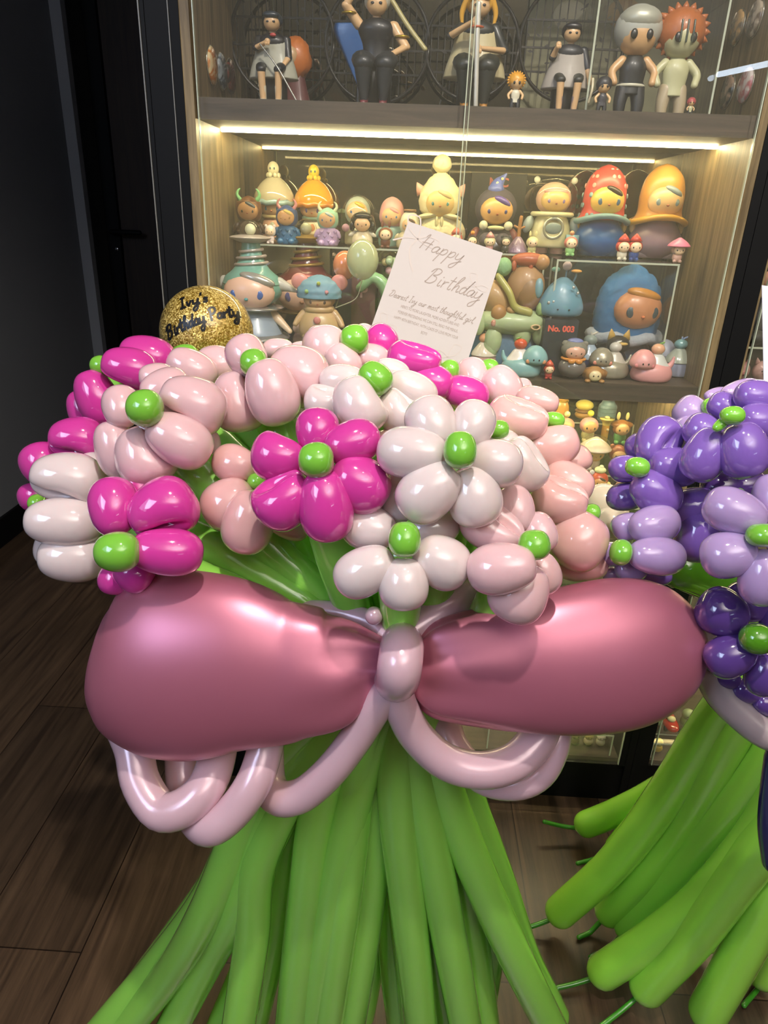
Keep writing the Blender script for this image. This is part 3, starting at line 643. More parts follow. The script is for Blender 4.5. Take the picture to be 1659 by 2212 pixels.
GC = P(447, 720, .885); GR = 99*.885/F_
gt = thing('glitter_balloon', GC-Vector((0, 0, GR)), 'clear round balloon full of gold glitter with black birthday lettering', 'balloon')
V, Fc = sphere(GC, GR, 64); mesh_obj('balloon_skin', V, Fc, glitter(), gt)
V, Fc = tube(catmull([GC-Vector((0, 0, GR)), GC-Vector((-.05, .0, .25)), TIE+Vector((-.05, .06, .06)), TIE+Vector((-.04, .07, -.45))], 20), [.003]*21, 8); mesh_obj('balloon_stick', V, Fc, mat('#dddddd', .3), gt)
def gmap(U, Vv):   # lettering plane in px around the balloon centre, wrapped onto the sphere
    a = U*.885/F_; b = Vv*.885/F_; rr = a*a+b*b
    q = math.sqrt(max(1e-9, GR*GR*1.0-rr)); return GC+rt*a+up*b-fwd*q
def gnor(U, Vv): return (gmap(U, Vv)-GC).normalized()
BLK = mat('#0b0b10', 0.4)
lift = 0.0006
ink('lettering', gmap, gnor, "Ivy's", -30, 26, 24, 4.6, BLK, gt, slant=.05, sp=1.05, rot=R_(17), width=58)
ink('lettering', gmap, gnor, "Birthday Party", -60, -32, 25, 4.4, BLK, gt, slant=.15, sp=1.0, rot=R_(20.5), width=152)
# ------------------------------------------------------------ the greeting card
def card(name, pts, label, sm_m):
    a, b, c_, d_ = [Vector(p) for p in pts]       # top left, top right, bottom right, bottom left
    n = (b-a).cross(d_-a).normalized()
    if n.dot(a-CAMP) > 0: n = -n
    V = [a, b, c_, d_]+[q-n*0.0009 for q in (a, b, c_, d_)]
    o = mesh_obj(name, V, [(0,3,2,1) , (4,5,6,7), (0,1,5,4), (1,2,6,5), (2,3,7,6), (3,0,4,7)], sm_m, smooth=False)
    return tag(o, label, 'card'), n
TL, TR = P(882, 478, .93), P(1086, 546, .93)
ex = (TR-TL); wc = ex.length; ex.normalize()
BL = P(800, 771, .90); ey = (BL-TL); ey -= ex*ey.dot(ex); ey.normalize()
hc = wc*1.42; BLc = TL+ey*hc; BRc = TR+ey*hc
cardo, cn = card('birthday_card', (TL, TR, BRc, BLc), 'white birthday card with brown script stuck in the pink bouquet', mat('#b3aaa6', 0.75))  # white paper, its shade put into the colour as grey
WLOC[cardo.name] = WLOC[cardo.name]
S_ = wc/1000.0
def cmap(U, Vv): return TL+ex*(U*S_)+ey*(-Vv*S_)
def cnor(U, Vv): return cn
INK = mat('#8c7c72', 0.6); INK2 = mat('#b3a69f', 0.6)
lift = 0.0003
def CI(text, x, y, size, lw, m, **k): return ink('lettering', cmap, cnor, text, x, y, size, lw, m, cardo, **k)
CI('Happy', 185, -235, 170, 9, INK, slant=.35, width=450)
CI('Birthday', 345, -560, 175, 9, INK, slant=.35, width=585)
CI('Dearest Ivy our most thoughtful girl,', 60, -815, 72, 5.5, INK, slant=.35, width=880)
for i, tline in enumerate(["HERE'S TO MORE LAUGHTER, MORE ADVENTURES AND", 'FOREVER PRETENDING WE CAN STILL READ THE MENUS.', 'HAPPY 40TH BIRTHDAY, WITH LOADS OF LOVE FROM YOUR', 'BOYS!']):
    bfont(tline, 43, lambda x, y, i=i: cmap(510+x, -895-i*64+y)+cn*lift, INK, 'printed_line', cardo, xs=.56)
bowst = lambda cx, cy, s, fl=1: [[(cx+fl*a*s, cy+b*s) for a, b in q] for q in (
    [(0,0),(-.5,.35),(-.7,.9),(-.25,1.0),(-.05,.5),(0,0)], [(0,0),(.4,.25),(.9,.2),(.8,-.15),(.4,-.15),(0,0)], [(0,0),(-.2,-.5),(0,-1.1),(.25,-1.5)], [(0,0),(-.5,-.1),(-1.0,-.4)])]
for cx, cy, s, lw in ((150, -150, 230, 14), (850, -440, 130, 7), (130, -1130, 120, 7)):
    ink('ribbon_drawing', cmap, cnor, None, 0, 0, 1, lw, INK2, cardo, extra=bowst(cx, cy, s), width=1)
ink('ribbon_drawing', cmap, cnor, None, 0, 0, 1, 9, INK2, cardo, extra=bowst(800, -1230, 150, -1), width=1)
c2, n2 = card('birthday_card', (P(1646, 616, .80), P(1800, 640, .80), P(1800, 850, .78), P(1650, 832, .78)), 'white card stuck in the purple bouquet at the right edge', mat('#bdbdc9', 0.75))  # white card too, greyed in colour to stand for shade
# ------------------------------------------------------------ toy dolls
def piece(t, name, shape, loc, size, m, rot=None, org=None, H=1.0, rz=0.0, **k):
    """shapes in the doll's own units (height 1, facing -y); returns the mesh object."""
    sx, sy, sz = size; n = k.get('n', 20)
    if shape == 's': V, Fc = sphere((0, 0, 0), (sx, sy, sz), n)
    elif shape == 'c': V, Fc = revolve((0, 0, 0), (0, 0, 1), (1, 0, 0), [(0, 1), (.5, .62), (.85, .25), (1, .04)], n); V = [Vector((v.x*sx, v.y*sy, v.z*sz)) for v in V]
    elif shape == 'l':
        pr = catmull([Vector((z, r, 0)) for z, r in k['prof']], 26)
        V, Fc = revolve((0, 0, 0), (0, 0, 1), (1, 0, 0), [(p.x, max(p.y, .002)) for p in pr], n+6); V = [Vector((v.x*sx, v.y*sy, v.z*sz)) for v in V]
    elif shape == 'b':
        V, Fc = MB().box((-1, -1, -1), (1, 1, 1)).v, MB().box((-1, -1, -1), (1, 1, 1)).f; V = [Vector((v[0]*sx, v[1]*sy, v[2]*sz)) for v in V]
    elif shape == 'y': V, Fc = revolve((0, 0, 0), (0, 0, 1), (1, 0, 0), [(-1, .92), (-.93, 1), (.93, 1), (1, .92)], n); V = [Vector((v.x*sx, v.y*sy, v.z*sz)) for v in V]
    elif shape == 't':
        V = []; Fc = []; a, b = 28, 10; rr = k.get('rr', .2); wv = k.get('wave', 0); wn_ = k.get('wn', 2)
        for i in range(a):
            A = 2*PI*i/a
            for j in range(b):
                B = 2*PI*j/b; r = 1+rr*math.cos(B); V.append(Vector((r*math.cos(A)*sx, r*math.sin(A)*sy, (rr*math.sin(B)+wv*math.cos(wn_*A+k.get('wp', 0)))*sz)))
        for i in range(a):
            for j in range(b): Fc.append((i*b+j, ((i+1) % a)*b+j, ((i+1) % a)*b+(j+1) % b, i*b+(j+1) % b))
    elif shape == 'p':   # tube through points in doll units, radius sx
        pp = catmull([Vector(q) for q in k['pts']], 14); V, Fc = tube(pp, [sx+(k.get('r1', sx)-sx)*i/14 for i in range(15)], 12)
    if rot:
        R = Matrix.Rotation(rot[2], 3, 'Z') @ Matrix.Rotation(rot[1], 3, 'Y') @ Matrix.Rotation(rot[0], 3, 'X'); V = [R @ Vector(v) for v in V]
    rnd = k.get('rough')
    if rnd:
        rg = random.Random(len(V)); V = [Vector(v)*(1+rnd*math.sin(v[2]*k.get('rf', 90)+math.sin(math.atan2(v[1], v[0])*9)*1.5)) for v in V]
    Rz = Matrix.Rotation(rz, 3, 'Z'); o = Vector(org)
    V = [o+(Rz @ (Vector(v)+Vector(loc)))*H for v in V]
    ob = mesh_obj(name, V, Fc, m, t)
    if k.get('label'): ob['label'] = k['label']
    return ob
class Toy:
    def __init__(s, name, label, cat, px, top, Y, zb, group=None, H=None, rz=0.0, ref=None, pyb=None):
        if zb is None: zb = OY(px, pyb, Y).z
        pt = OY(px, top, Y); s.H = H or (pt.z-zb)
        mid = OY(px, (top+ (pyb or top+60))/2, Y)
        # x from the ray at the doll's middle height
        zm = zb+s.H*0.5; lo = OY(px, top, Y); 
        best = min((abs(OY(px, y, Y).z-zm), y) for y in range(int(top), int(top)+420, 4))[1]
        s.o = Vector((OY(px, best, Y).x, Y, zb)); s.rz = rz
        s.t = thing(name, s.o, label, cat, group)
    def p(s, name, shape, loc, size, m, rot=None, sub=None, **k): return piece(sub or s.t, name, shape, loc, size, m, rot, s.o, s.H, s.rz, **k)
    def face(s, z, r, y, skin='#e8b98a', eye='#2a4a6a', hair=None, ez=0.0, sx=1.0, sz=.9, nose='#a8603c', yaw=0.0, eyes=True, es=.13):
        c, sn = math.cos(yaw), math.sin(yaw)
        def at(x, yy, zz): return (x*c-yy*sn, x*sn+yy*c, zz)
        y = y-.035-r*.12
        f = s.p('face', 's', at(0, y, z), (r*sx, r*.62, r*sz), toy(skin, .35), rot=(0, 0, yaw))
        fy = y-r*.57
        if eyes:
            for q in (-1, 1):
                s.p('eye', 's', at(q*r*.46, fy+r*.10, z-r*.05+ez), (r*es*1.15, r*.08, r*es*1.25), mat(eye, .08, coat=1), n=12, rot=(0, 0, yaw), sub=f)
        s.p('nose', 's', at(0, fy-r*.02, z-r*.22), (r*.08, r*.08, r*.06), toy(nose, .4), n=10, sub=f)
        if hair: s.p('fringe', 's', at(r*.28, y-r*.30, z+r*.52), (r*.55, r*.26, r*.22), toy(hair, .3), rot=(0, .45, yaw))
def toy(h, r=.38): return mat(h, rough=r, coat=.25, crough=.2)
SK = '#e9bd8c'
def hooded(label, px, top, Y, zb, hood, body, eye='#30506a', hair=None, rz=0.0, group=None, horns=None, ears=None, skin=SK, feather=False, feet=True, H=None, pyb=None, bw=.27, knit=0, cat='doll', name='toy_doll'):
    T = Toy(name, label, cat, px, top, Y, zb, group, H=H, rz=rz, pyb=pyb); k = 1.0
    hz = .80 if not horns and not ears else .70
    T.p('body', 'l', (0, 0, 0), (1, .9, 1), toy(body), prof=[(0, .17), (.03, bw*.95), (.2, bw), (.36, bw*.82), (.48, .12)], rough=.02 if feather else 0, rf=140)
    T.p('hood', 'l', (0, 0, .38), (1, .92, 1), toy(hood), prof=[(0, .13), (.06, .22), (.2, .265), (.38, .24), (hz-.38+.07, .19), (hz-.38+.14, .11), (hz-.38+.175, .02)], rough=knit, rf=160)
    T.face(.60, .205, -.10, skin, eye, hair)
    if feather:
        for r_ in range(3):
            for a in range(9):
                A = 2*PI*a/9+r_*.35; z = .14+.10*r_
                T.p('feather', 'c', (math.cos(A)*bw*.97, math.sin(A)*bw*.9, z), (.05, .03, .07), toy(body), rot=(PI, 0, 0), n=8) if (r_+a) % 1 == 0 and math.sin(A) < .3 else None
    if feet:
        for q in (-1, 1): T.p('foot', 's', (q*.13, -.20, .07), (.085, .10, .075), toy(body), n=14)
    for q in (-1, 1): T.p('arm', 's', (q*(bw-.01), -.06, .28), (.06, .06, .12), toy(body), rot=(0, q*-.5, 0), n=12)
    if horns:
        for q in (-1, 1): T.p('horn', 'p', (0, 0, 0), (.045, 1, 1), toy(horns), pts=[(q*.17, 0, .80), (q*.22, 0, .88), (q*.20, 0, .96), (q*.16, 0, 1.0)], r1=.012)
    if ears:
        for q in (-1, 1): T.p('ear', 's', (q*.20, 0, .88), (.07, .04, .11), toy(ears), rot=(0, q*.4, 0), n=12)
    return T
def tiny(label, px, top, bot, Y, hood, body, hat=None, eye='#222222', skin='#efd0a8', group='tiny dolls in the lit shelf', hatshape='c', name='tiny_doll', cat='doll', zb=None):
    T = Toy(name, label, cat, px, top, Y, zb, group, pyb=bot); hs = 1.0 if not hat else .84
    T.p('body', 's', (0, 0, .24), (.20, .18, .24), toy(body), n=14)
    T.p('hood', 's', (0, 0, .58*hs+.04), (.29, .26, .30*hs), toy(hood), n=16)
    T.face(.57*hs+.03, .22, -.09, skin, eye, es=.16)
    for q in (-1, 1): T.p('foot', 's', (q*.11, -.10, .07), (.08, .10, .07), toy(body), n=10)
    if hat:
        if hatshape == 'c': T.p('hat', 'c', (0, 0, .72), (.25, .23, .28), toy(hat), n=16)
        elif hatshape == 'm': T.p('hat', 'l', (0, 0, .62), (1, 1, 1), toy(hat), prof=[(0, .42), (.05, .45), (.2, .30), (.36, .05)])
        elif hatshape == 'e':
            for q in (-1, 1): T.p('ear', 's', (q*.14, 0, .90), (.06, .05, .13), toy(hat), n=10)
        elif hatshape == 'b': T.p('ball', 's', (0, 0, .90), (.10, .10, .10), toy(hat), n=12)
    else:
        for q in (-1, 1): T.p('ear', 's', (q*.22, 0, .86), (.08, .06, .09), toy(hood), n=10)
    return T
# ---- dolls on the acrylic risers
hooded('brown horned owl doll with green horns at the left end of the riser', 538, 408, 1.335, ZR, '#6a4020', '#4c3218', '#30281a', '#4a5560', horns='#7fc48a', feather=True, skin='#c39464', rz=.1)
hooded('navy hooded doll with feathery blue body and pink horns', 620, 430, 1.330, ZR, '#2c4a80', '#22628c', '#a07030', '#e8c86a', horns='#d88c8a', feather=True, skin='#d8a46c')
hooded('mint hooded doll with feathery lilac body and cream horns', 708, 436, 1.330, ZR, '#9ed0b4', '#b99cc0', '#3a6a9a', '#c0d6d4', horns='#dfe0b8', feather=True, skin='#dcaf7c')
for (px, top, cap, capl, neck, body, octo, lb, eye, gem) in (
    (592, 350, '#c9c0a6', '#9fc0c4', '#e2cf95', '#e6b498', '#e6e0c0', 'tall doll with pale blue bowl hair and a white octopus on top', '#4a90b8', '#c8ccb8'),
    (678, 357, '#f0a62c', '#e8922c', '#8fb09a', '#eadfc0', '#e9c83a', 'tall doll with glossy orange bowl hair and a yellow octopus on top', '#7a6a9a', '#d89468')):
    T = Toy('toy_doll', lb, 'doll', px, top, 1.400, ZR, None)
    T.p('body', 'l', (0, 0, 0), (1, .9, 1), toy(body), prof=[(0, .20), (.03, .25), (.16, .24), (.28, .19), (.33, .12)])
    T.p('gem', 's', (0, -.20, .20), (.05, .02, .06), toy(gem), n=8)
    T.p('collar', 't', (0, 0, .33), (.19, .18, .19), toy(neck), rr=.16)
    T.p('head', 's', (0, 0, .45), (.26, .22, .14), toy(SK)); 
    T.face(.44, .20, -.07, SK, eye, sz=.6, ez=.0)
    T.p('hair', 'l', (0, .02, .47), (1, .85, 1), mat(cap, .12, coat=1), prof=[(0, .34), (.04, .365), (.14, .35), (.26, .25), (.34, .12), (.36, .02)], n=34, rough=0)
    T.p('hair_fringe', 't', (0, 0, .50), (.335, .285, .30), mat(capl, .15, coat=1), rr=.12, wave=.04, wn=9)
    oc = T.p('octopus', 's', (0, 0, .92), (.10, .09, .09), toy(octo))
    for q in range(6): T.p('octopus_arm', 's', (math.cos(q*PI/3)*.09, math.sin(q*PI/3)*.08, .84), (.04, .04, .035), toy(octo), n=8, sub=oc)
    for q in (-1, 1): T.p('octopus_eye', 's', (q*.035, -.085, .92), (.014, .01, .016), toy('#4a6070'), n=8, sub=oc)
    T.t.scale = (.76, .85, 1)
tiny('tiny white doll in a lamb hood between the owl and navy dolls', 584, 482, 516, 1.310, '#e8dcd0', '#e5d2cc', zb=ZR)
# clear domed doll
T = Toy('toy_doll', 'doll in a clear plastic bubble hood behind the black-haired doll', 'doll', 772, 418, 1.395, ZR)
T.p('body', 'l', (0, 0, 0), (1, .9, 1), toy('#b9b49a'), prof=[(0, .2), (.05, .26), (.3, .24), (.45, .12)])
T.face(.66, .22, -.06, '#e9c898', '#3a6fc0', '#e8c04c')
T.p('inner_hood', 's', (0, .02, .66), (.27, .2, .29), toy('#b8c4b4'))
T.p('clear_dome', 'l', (0, 0, .05), (1, .95, 1), M_acry, prof=[(0, .36), (.3, .37), (.6, .35), (.82, .22), (.93, .04)])
T.p('heart', 's', (-.22, -.25, .34), (.08, .05, .08), toy('#c79ab8'), n=12)
# black bob doll
T = Toy('toy_doll', 'cream doll with a black bobbed haircut and small wings', 'doll', 783, 457, 1.320, ZR)
T.p('body', 'l', (0, 0, 0), (1, .9, 1), toy('#d9cba8', .25), prof=[(0, .2), (.05, .30), (.25, .31), (.42, .22), (.5, .12)])
T.face(.66, .24, -.10, SK, '#2c3a30', None)
T.p('hair', 's', (0, .03, .74), (.36, .30, .27), toy('#241f1a', .25)); T.p('fringe', 's', (0, -.10, .87), (.28, .20, .12), toy('#241f1a', .25))
for q in (-1, 1):
    T.p('hair_side', 's', (q*.31, -.02, .60), (.09, .16, .16), toy('#241f1a', .25), n=14); T.p('wing', 's', (q*.30, 0, .38), (.14, .04, .06), toy('#e8e0c4'), rot=(0, q*.5, 0), n=12)
    T.p('foot', 's', (q*.16, -.22, .07), (.08, .1, .07), toy('#e2c79a'), n=12)
hooded('pink hooded doll with a teal hem right of the bubble doll', 846, 422, 1.390, ZR, '#e5a6a0', '#8fb4b0', '#3f7fb4', '#e79b94', feet=False)
tiny('tiny brown deer doll with a blue bow on the riser', 833, 478, 528, 1.312, '#7c4a30', '#6a3a28', hat='#8a5238', hatshape='e', zb=ZR)
T = hooded('white egg-shaped doll with a brown belt, half behind the card', 884, 452, 1.350, ZR, '#e0dcc4', '#ddd3b4', '#3c5a70', '#5a4030', bw=.34)
T.p('belt', 't', (0, 0, .24), (.30, .28, .34), toy('#a5623a'), rr=.10); T.p('beret', 'y', (0, 0, .97), (.17, .16, .03), toy('#9b7046'))
# cream pom-pom doll
T = Toy('toy_doll', 'tall cream doll in a knitted bobble hat with pink cat ears', 'doll', 950, 335, 1.375, ZR)
kn = mat('#e6dcae', .7, bump=.9, bscale=120)
T.p('body', 'l', (0, 0, 0), (1, .9, 1), kn, prof=[(0, .22), (.04, .27), (.2, .27), (.34, .20), (.42, .12)])
T.p('hood', 'l', (0, 0, .36), (1, .9, 1), kn, prof=[(0, .14), (.05, .22), (.16, .245), (.28, .22), (.40, .13), (.47, .03)], rough=.018, rf=220)
T.p('pompon', 's', (0, 0, .91), (.11, .11, .10), kn, rough=.03, rf=150)
T.face(.50, .165, -.10, '#e5c47e', '#5a9a94', '#e0c68c')
for q in (-1, 1):
    T.p('ear', 'c', (q*.21, 0, .60), (.07, .035, .13), toy('#e2a893'), rot=(0, q*.55, 0)); T.p('arm', 's', (q*.25, -.04, .22), (.06, .07, .12), kn, rot=(0, -q*.4, 0)); T.p('bow_end', 's', (q*.03, -.22, .30), (.018, .015, .06), toy('#d9cf9c'), n=8)
    T.p('collar', 's', (q*.12, -.13, .365), (.13, .08, .03), kn, rot=(0, q*.15, 0))
# wizard doll
T = Toy('toy_doll', 'dark grey hooded doll wearing a small blue star and moon wizard hat', 'doll', 1070, 374, 1.375, ZR)
T.p('body', 'l', (0, 0, 0), (1, .9, 1), toy('#3c3640'), prof=[(0, .28), (.04, .34), (.16, .30), (.28, .22), (.36, .14)])
T.p('hood', 's', (0, 0, .56), (.29, .24, .27), mat('#4b444e', .8)); T.face(.53, .225, -.09, '#e2ad66', '#4a4a80', '#6a55a0', sz=.82)
wh = T.p('hat', 'p', (0, 0, 0), (.115, 1, 1), toy('#5f6cb4'), pts=[(-.02, -.04, .80), (0, -.03, .87), (.05, 0, .93), (.10, 0, .99)], r1=.015)
T.p('hat_star', 's', (.045, -.085, .93), (.018, .006, .018), toy('#e6e0a0'), n=8, sub=wh); T.p('hat_moon', 's', (-.02, -.115, .87), (.02, .006, .024), toy('#e6e0a0'), n=8, sub=wh)
T.p('collar_bar', 's', (0, -.23, .31), (.12, .03, .03), toy('#dcd9a0'))
for q in (-1, 1):
    T.p('glove', 's', (q*.17, -.22, .34), (.06, .05, .06), toy('#e6e4c0'), n=14); T.p('knee', 's', (q*.11, -.22, .15), (.11, .12, .10), mat('#5a525c', .7)); T.p('cape_side', 's', (q*.28, -.02, .16), (.08, .1, .16), toy('#8a4844'), rot=(0, -q*.3, 0))
# astronaut
T = Toy('toy_doll', 'cream astronaut doll with a clear square helmet and pink hair', 'doll', 1192, 382, 1.375, ZR)
T.p('body', 'l', (0, 0, .08), (1, .85, 1), toy('#d6d0a4', .25), prof=[(0, .22), (.03, .30), (.2, .29), (.36, .24), (.42, .2)])
T.p('neck_ring', 't', (0, 0, .52), (.27, .25, .26), toy('#e4dfae'), rr=.13); T.p('hood', 's', (0, .02, .72), (.25, .2, .22), toy('#dcb296')); T.face(.70, .20, -.08, '#e8bf78', '#8a78b0', None, sz=.75)
T.p('fringe', 's', (0, -.14, .81), (.17, .08, .05), toy('#e0a094')); T.p('clear_helmet', 'l', (0, 0, .52), (1, .9, 1), M_acry, prof=[(0, .30), (.08, .32), (.3, .32), (.42, .22), (.46, .03)])
T.p('belly_window', 't', (0, -.25, .34), (.13, .13, .09), mat('#cfd0b8', .15, metal=.6), rot=(PI/2, 0, 0), rr=.16); T.p('belly_glass', 's', (0, -.245, .34), (.12, .02, .075), toy('#8a9a94', .1))
for q in (-1, 1):
    T.p('antenna_ball', 's', (q*.26, 0, .96), (.045, .045, .045), mat('#dfe2d0', .05, coat=1, alpha=.6), n=14); T.p('arm', 's', (q*.33, -.05, .38), (.07, .08, .12), toy('#a9b7b4'), rot=(0, -q*.3, 0)); T.p('foot', 'y', (q*.11, -.02, .05), (.10, .11, .05), toy('#c49a8c'))
T.p('lunch_box', 'b', (.28, -.24, .19), (.085, .04, .075), toy('#8ab8c4'))
# the two big brim-hooded dolls
def brim(label, px, top, hood, brimc, body, foot, skin, eye, hair, dots=None):
    T = Toy('toy_doll', label, 'doll', px, top, 1.365, ZR)
    T.p('body', 'l', (0, 0, 0), (1, .88, 1), mat(body, .35, coat=.3, crough=.3), prof=[(.0, .16), (.06, .24), (.14, .295), (.24, .29), (.36, .22), (.44, .16)])
    for q in (-1, 1): T.p('foot', 'y', (q*.13, -.03, .045), (.105, .12, .045), toy(foot)); T.p('arm', 's', (q*.275, .0, .34), (.035, .04, .08), toy(skin), n=12)
    hm = toy(hood, .42)
    hd = T.p('hood', 'l', (0, 0, .40), (1, .9, 1), hm, prof=[(0, .30), (.03, .27), (.10, .245), (.25, .245), (.38, .225), (.47, .185), (.55, .105), (.585, .02)], n=30)
    if dots:
        cols = ['#edb04c', '#e79a8c', '#8aa6a8']; n_ = 0
        for z, r in ((.44, .262), (.55, .246), (.66, .245), (.76, .228), (.85, .185), (.92, .12)):
            cnt = max(5, int(r*52))
            for a in range(cnt):
                A = 2*PI*(a+.5*(n_ % 2))/cnt+z*7; n_ += 1; c_, s_ = math.cos(A), math.sin(A)
                if s_ < -.45 and .48 < z < .80 and abs(c_) < .72: continue
                tl = .35 if z < .8 else (.75 if z < .9 else 1.1)
                T.p('dot', 's', (c_*r*1.035, s_*r*.9*1.035, z), (.010, .026, .028), toy(cols[(a*5+n_*7+int(z*50)) % 3]), rot=(0, -tl*.3, A), n=10, sub=hd)
    T.p('brim', 't', (0, 0, .405), (.30, .27, .26), toy(brimc), rr=.13, wave=.13, wn=2, wp=PI)
    T.face(.60, .195, -.095, skin, eye, hair, sz=.86, es=.17)
brim('big red hooded doll with coloured dots, light blue brim and blue body', 1302, 352, '#c8453c', '#7fa4a4', '#1f5c9c', '#173a5c', '#ecbf5c', '#4a6a86', '#3a2c1c', True)
brim('big golden hooded doll with a yellow brim and mauve body', 1424, 350, '#cf9440', '#dca53a', '#8f7480', '#7c6a70', '#e5be86', '#8fa4a4', '#8a9aa0')
# tiny ones along the riser edge
TG = 'tiny dolls along the riser edge'
tiny('tiny coral gnome doll in front of the knitted hat doll', 985, 490, 540, 1.315, '#d0604a', '#c8563e', hat='#d86a50', zb=ZR, group=TG)
tiny('tiny dark doll on an orange pumpkin above the card', 1020, 498, 548, 1.315, '#33302a', '#e0932c', hat='#e8962c', hatshape='b', zb=ZR, group=TG)
tiny('tiny cream unicorn doll with pink trousers', 1058, 500, 540, 1.315, '#e6dca8', '#cf9a94', hat='#d8948c', zb=ZR, group=TG)
tiny('tiny black cat-hooded doll beside the unicorn doll', 1092, 506, 541, 1.315, '#3a3c3c', '#44423a', zb=ZR, group=TG)
T = Toy('toy_bell', 'small glittery mauve bell skirt with a tan twig handle', 'toy', 1121, 465, 1.330, ZR)
T.p('skirt', 'l', (0, 0, 0), (1, 1, 1), mat('#8a7084', .3, bump=.5, bscale=300, coat=.6), prof=[(0, .30), (.05, .31), (.2, .24), (.4, .10), (.46, .03)]); T.p('handle', 'p', (0, 0, 0), (.05, 1, 1), toy('#b98246'), pts=[(0, 0, .42), (0, 0, .7), (.02, 0, .95)]); T.p('cross_bar', 'p', (0, 0, 0), (.03, 1, 1), toy('#b98246'), pts=[(-.14, 0, .72), (0, 0, .66), (.13, 0, .70)])
tiny('tiny cream bunny doll with a green scarf', 1150, 500, 546, 1.315, '#e4dc9c', '#c0ba7c', hat='#e4dc9c', hatshape='e', zb=ZR, group=TG)
tiny('tiny doll in a pink cap sitting on a green apple', 1233, 498, 543, 1.30, '#d07a6a', '#8fc478', hat='#dca070', hatshape='b', zb=ZR, group=TG)
tiny('left one of the tiny twin dolls in red pointed hoods', 1346, 504, 550, 1.262, '#b8322a', '#d8d0b8', hat='#c83a2e', zb=ZR-.002, group=TG)
tiny('right one of the tiny twin dolls in red pointed hoods', 1371, 504, 551, 1.262, '#b8322a', '#2c4a8a', hat='#c83a2e', zb=ZR-.002, group=TG)
tiny('tiny doll under a pink mushroom cap at the right end', 1465, 512, 553, 1.258, '#b08a78', '#c9a090', hat='#e07a94', hatshape='m', zb=ZR-.002, group=TG)
# dark printed boxes at the back
def pbox(label, px0, px1, top, Y, zb, colr, text=None, tc='#d8604c', size=.02, ty=.7, depth_=.012, H=None):
    a, b = OY(px0, top, Y), OY(px1, top, Y); z1 = a.z if H is None else zb+H
    t = thing('toy_package', ((a.x+b.x)/2, Y+depth_/2, zb), label, 'box'); box('carton', (a.x, Y, zb), (b.x, Y+depth_, z1), toy(colr, .6), t)
    if text: bfont(text, size, lambda x, y: Vector(((a.x+b.x)/2+x, Y-.0006, zb+(z1-zb)*ty+y)), mat(tc, .5), 'lettering', t, bold=.0006)
    return t
pbox('dark carton with pinkish capital letters behind the wizard hat doll', 1020, 1140, 372, 1.436, ZR, '#26241f', 'MIC', '#b8604e', .021, .83)
pbox('pale carton with dark capital letters behind the two tower-hatted dolls', 500, 712, 530, 1.428, ZS, '#aeb094', 'MON', '#2c3234', .045, .56)
# ---- dolls standing on the wooden shelf, second row
def tower(label, px, top, Y, zz, hat, base, ring, metal, eye, hair, beak):
    T = Toy('toy_doll', label, 'doll', px, top, Y, zz)
    T.p('base', 'l', (0, 0, 0), (1, .95, 1), mat(metal, .25, metal=.6), prof=[(0, .20), (.02, .27), (.07, .31), (.10, .26)])
    T.p('body', 'l', (0, 0, .08), (1, .95, 1), toy(base, .3), prof=[(0, .25), (.04, .24), (.14, .19), (.22, .15)])
    T.p('doorway', 'l', (-.03, -.20, .10), (.9, .4, 1), toy('#2a3040'), prof=[(0, .075), (.08, .075), (.13, .05), (.145, .01)], n=12)
    T.p('tiny_figure', 's', (-.03, -.25, .14), (.035, .02, .045), toy('#dcb8b4'), n=10); T.p('tiny_head', 's', (-.03, -.25, .20), (.045, .03, .04), toy('#e3c6bc'), n=12)
    T.p('neck_ring', 'l', (0, 0, .29), (1, .95, 1), mat(metal, .2, metal=.7), prof=[(0, .15), (.01, .245), (.03, .25), (.045, .17)])
    T.p('head', 's', (0, 0, .46), (.255, .23, .155), toy(hat, .3)); T.face(.445, .215, -.06, '#e3b9a0', eye, None, sz=.68, nose=beak, es=.15); T.p('fringe', 's', (.08, -.165, .55), (.15, .05, .045), mat(hair, .2, metal=.5), rot=(0, .25, 0))
    T.p('hat', 'l', (0, 0, .50), (1, .9, 1), toy(hat, .2), prof=[(0, .25), (.06, .22), (.12, .15), (.22, .095), (.34, .07)])
    for z, r in ((.66, .13), (.71, .115), (.76, .095)): T.p('hat_band', 't', (0, 0, z), (r, r*.9, .1), mat(ring, .3, metal=.4), rr=.12, wave=.12, wn=1)
    T.p('saucer', 'l', (0, 0, .82), (1, .95, 1), mat(ring, .3, metal=.3), prof=[(0, .08), (.03, .16), (.045, .165), (.06, .09)], n=12)
    T.p('glass_dome', 'l', (0, 0, .87), (1, .95, 1), M_acry, prof=[(0, .085), (.05, .088), (.10, .06), (.125, .01)]); T.p('dome_figure', 's', (0, 0, .92), (.045, .04, .045), toy('#d6d8b0'), n=10)
    for q in (-1, 1):
        T.p('side_cone', 'p', (0, 0, 0), (.06, 1, 1), toy(hair, .3), pts=[(q*.23, 0, .50), (q*.30, 0, .48), (q*.38, 0, .45)], r1=.012); T.p('side_ball', 's', (q*.40, 0, .45), (.03, .03, .03), mat('#8f9cc0', .15, metal=.4), n=12)
        T.p('arm', 'p', (0, 0, 0), (.045, 1, 1), toy('#e2c49e'), pts=[(q*.16, 0, .26), (q*.24, -.03, .20), (q*.32, -.06, .13)], r1=.022)
tower('teal tower-hatted doll standing on a silver boat base', 545, 473, 1.250, 0.9262, '#6ea394', '#94a2b0', '#b8ada4', '#a2a2a0', '#3d62a8', '#b8b6ac', '#4a9a9c')
tower('dark red tower-hatted doll with gold bands behind the bear doll', 662, 470, 1.355, ZS, '#6a2a2c', '#2a3c58', '#a5853c', '#8a6c3c', '#50508a', '#c87878', '#a07050')
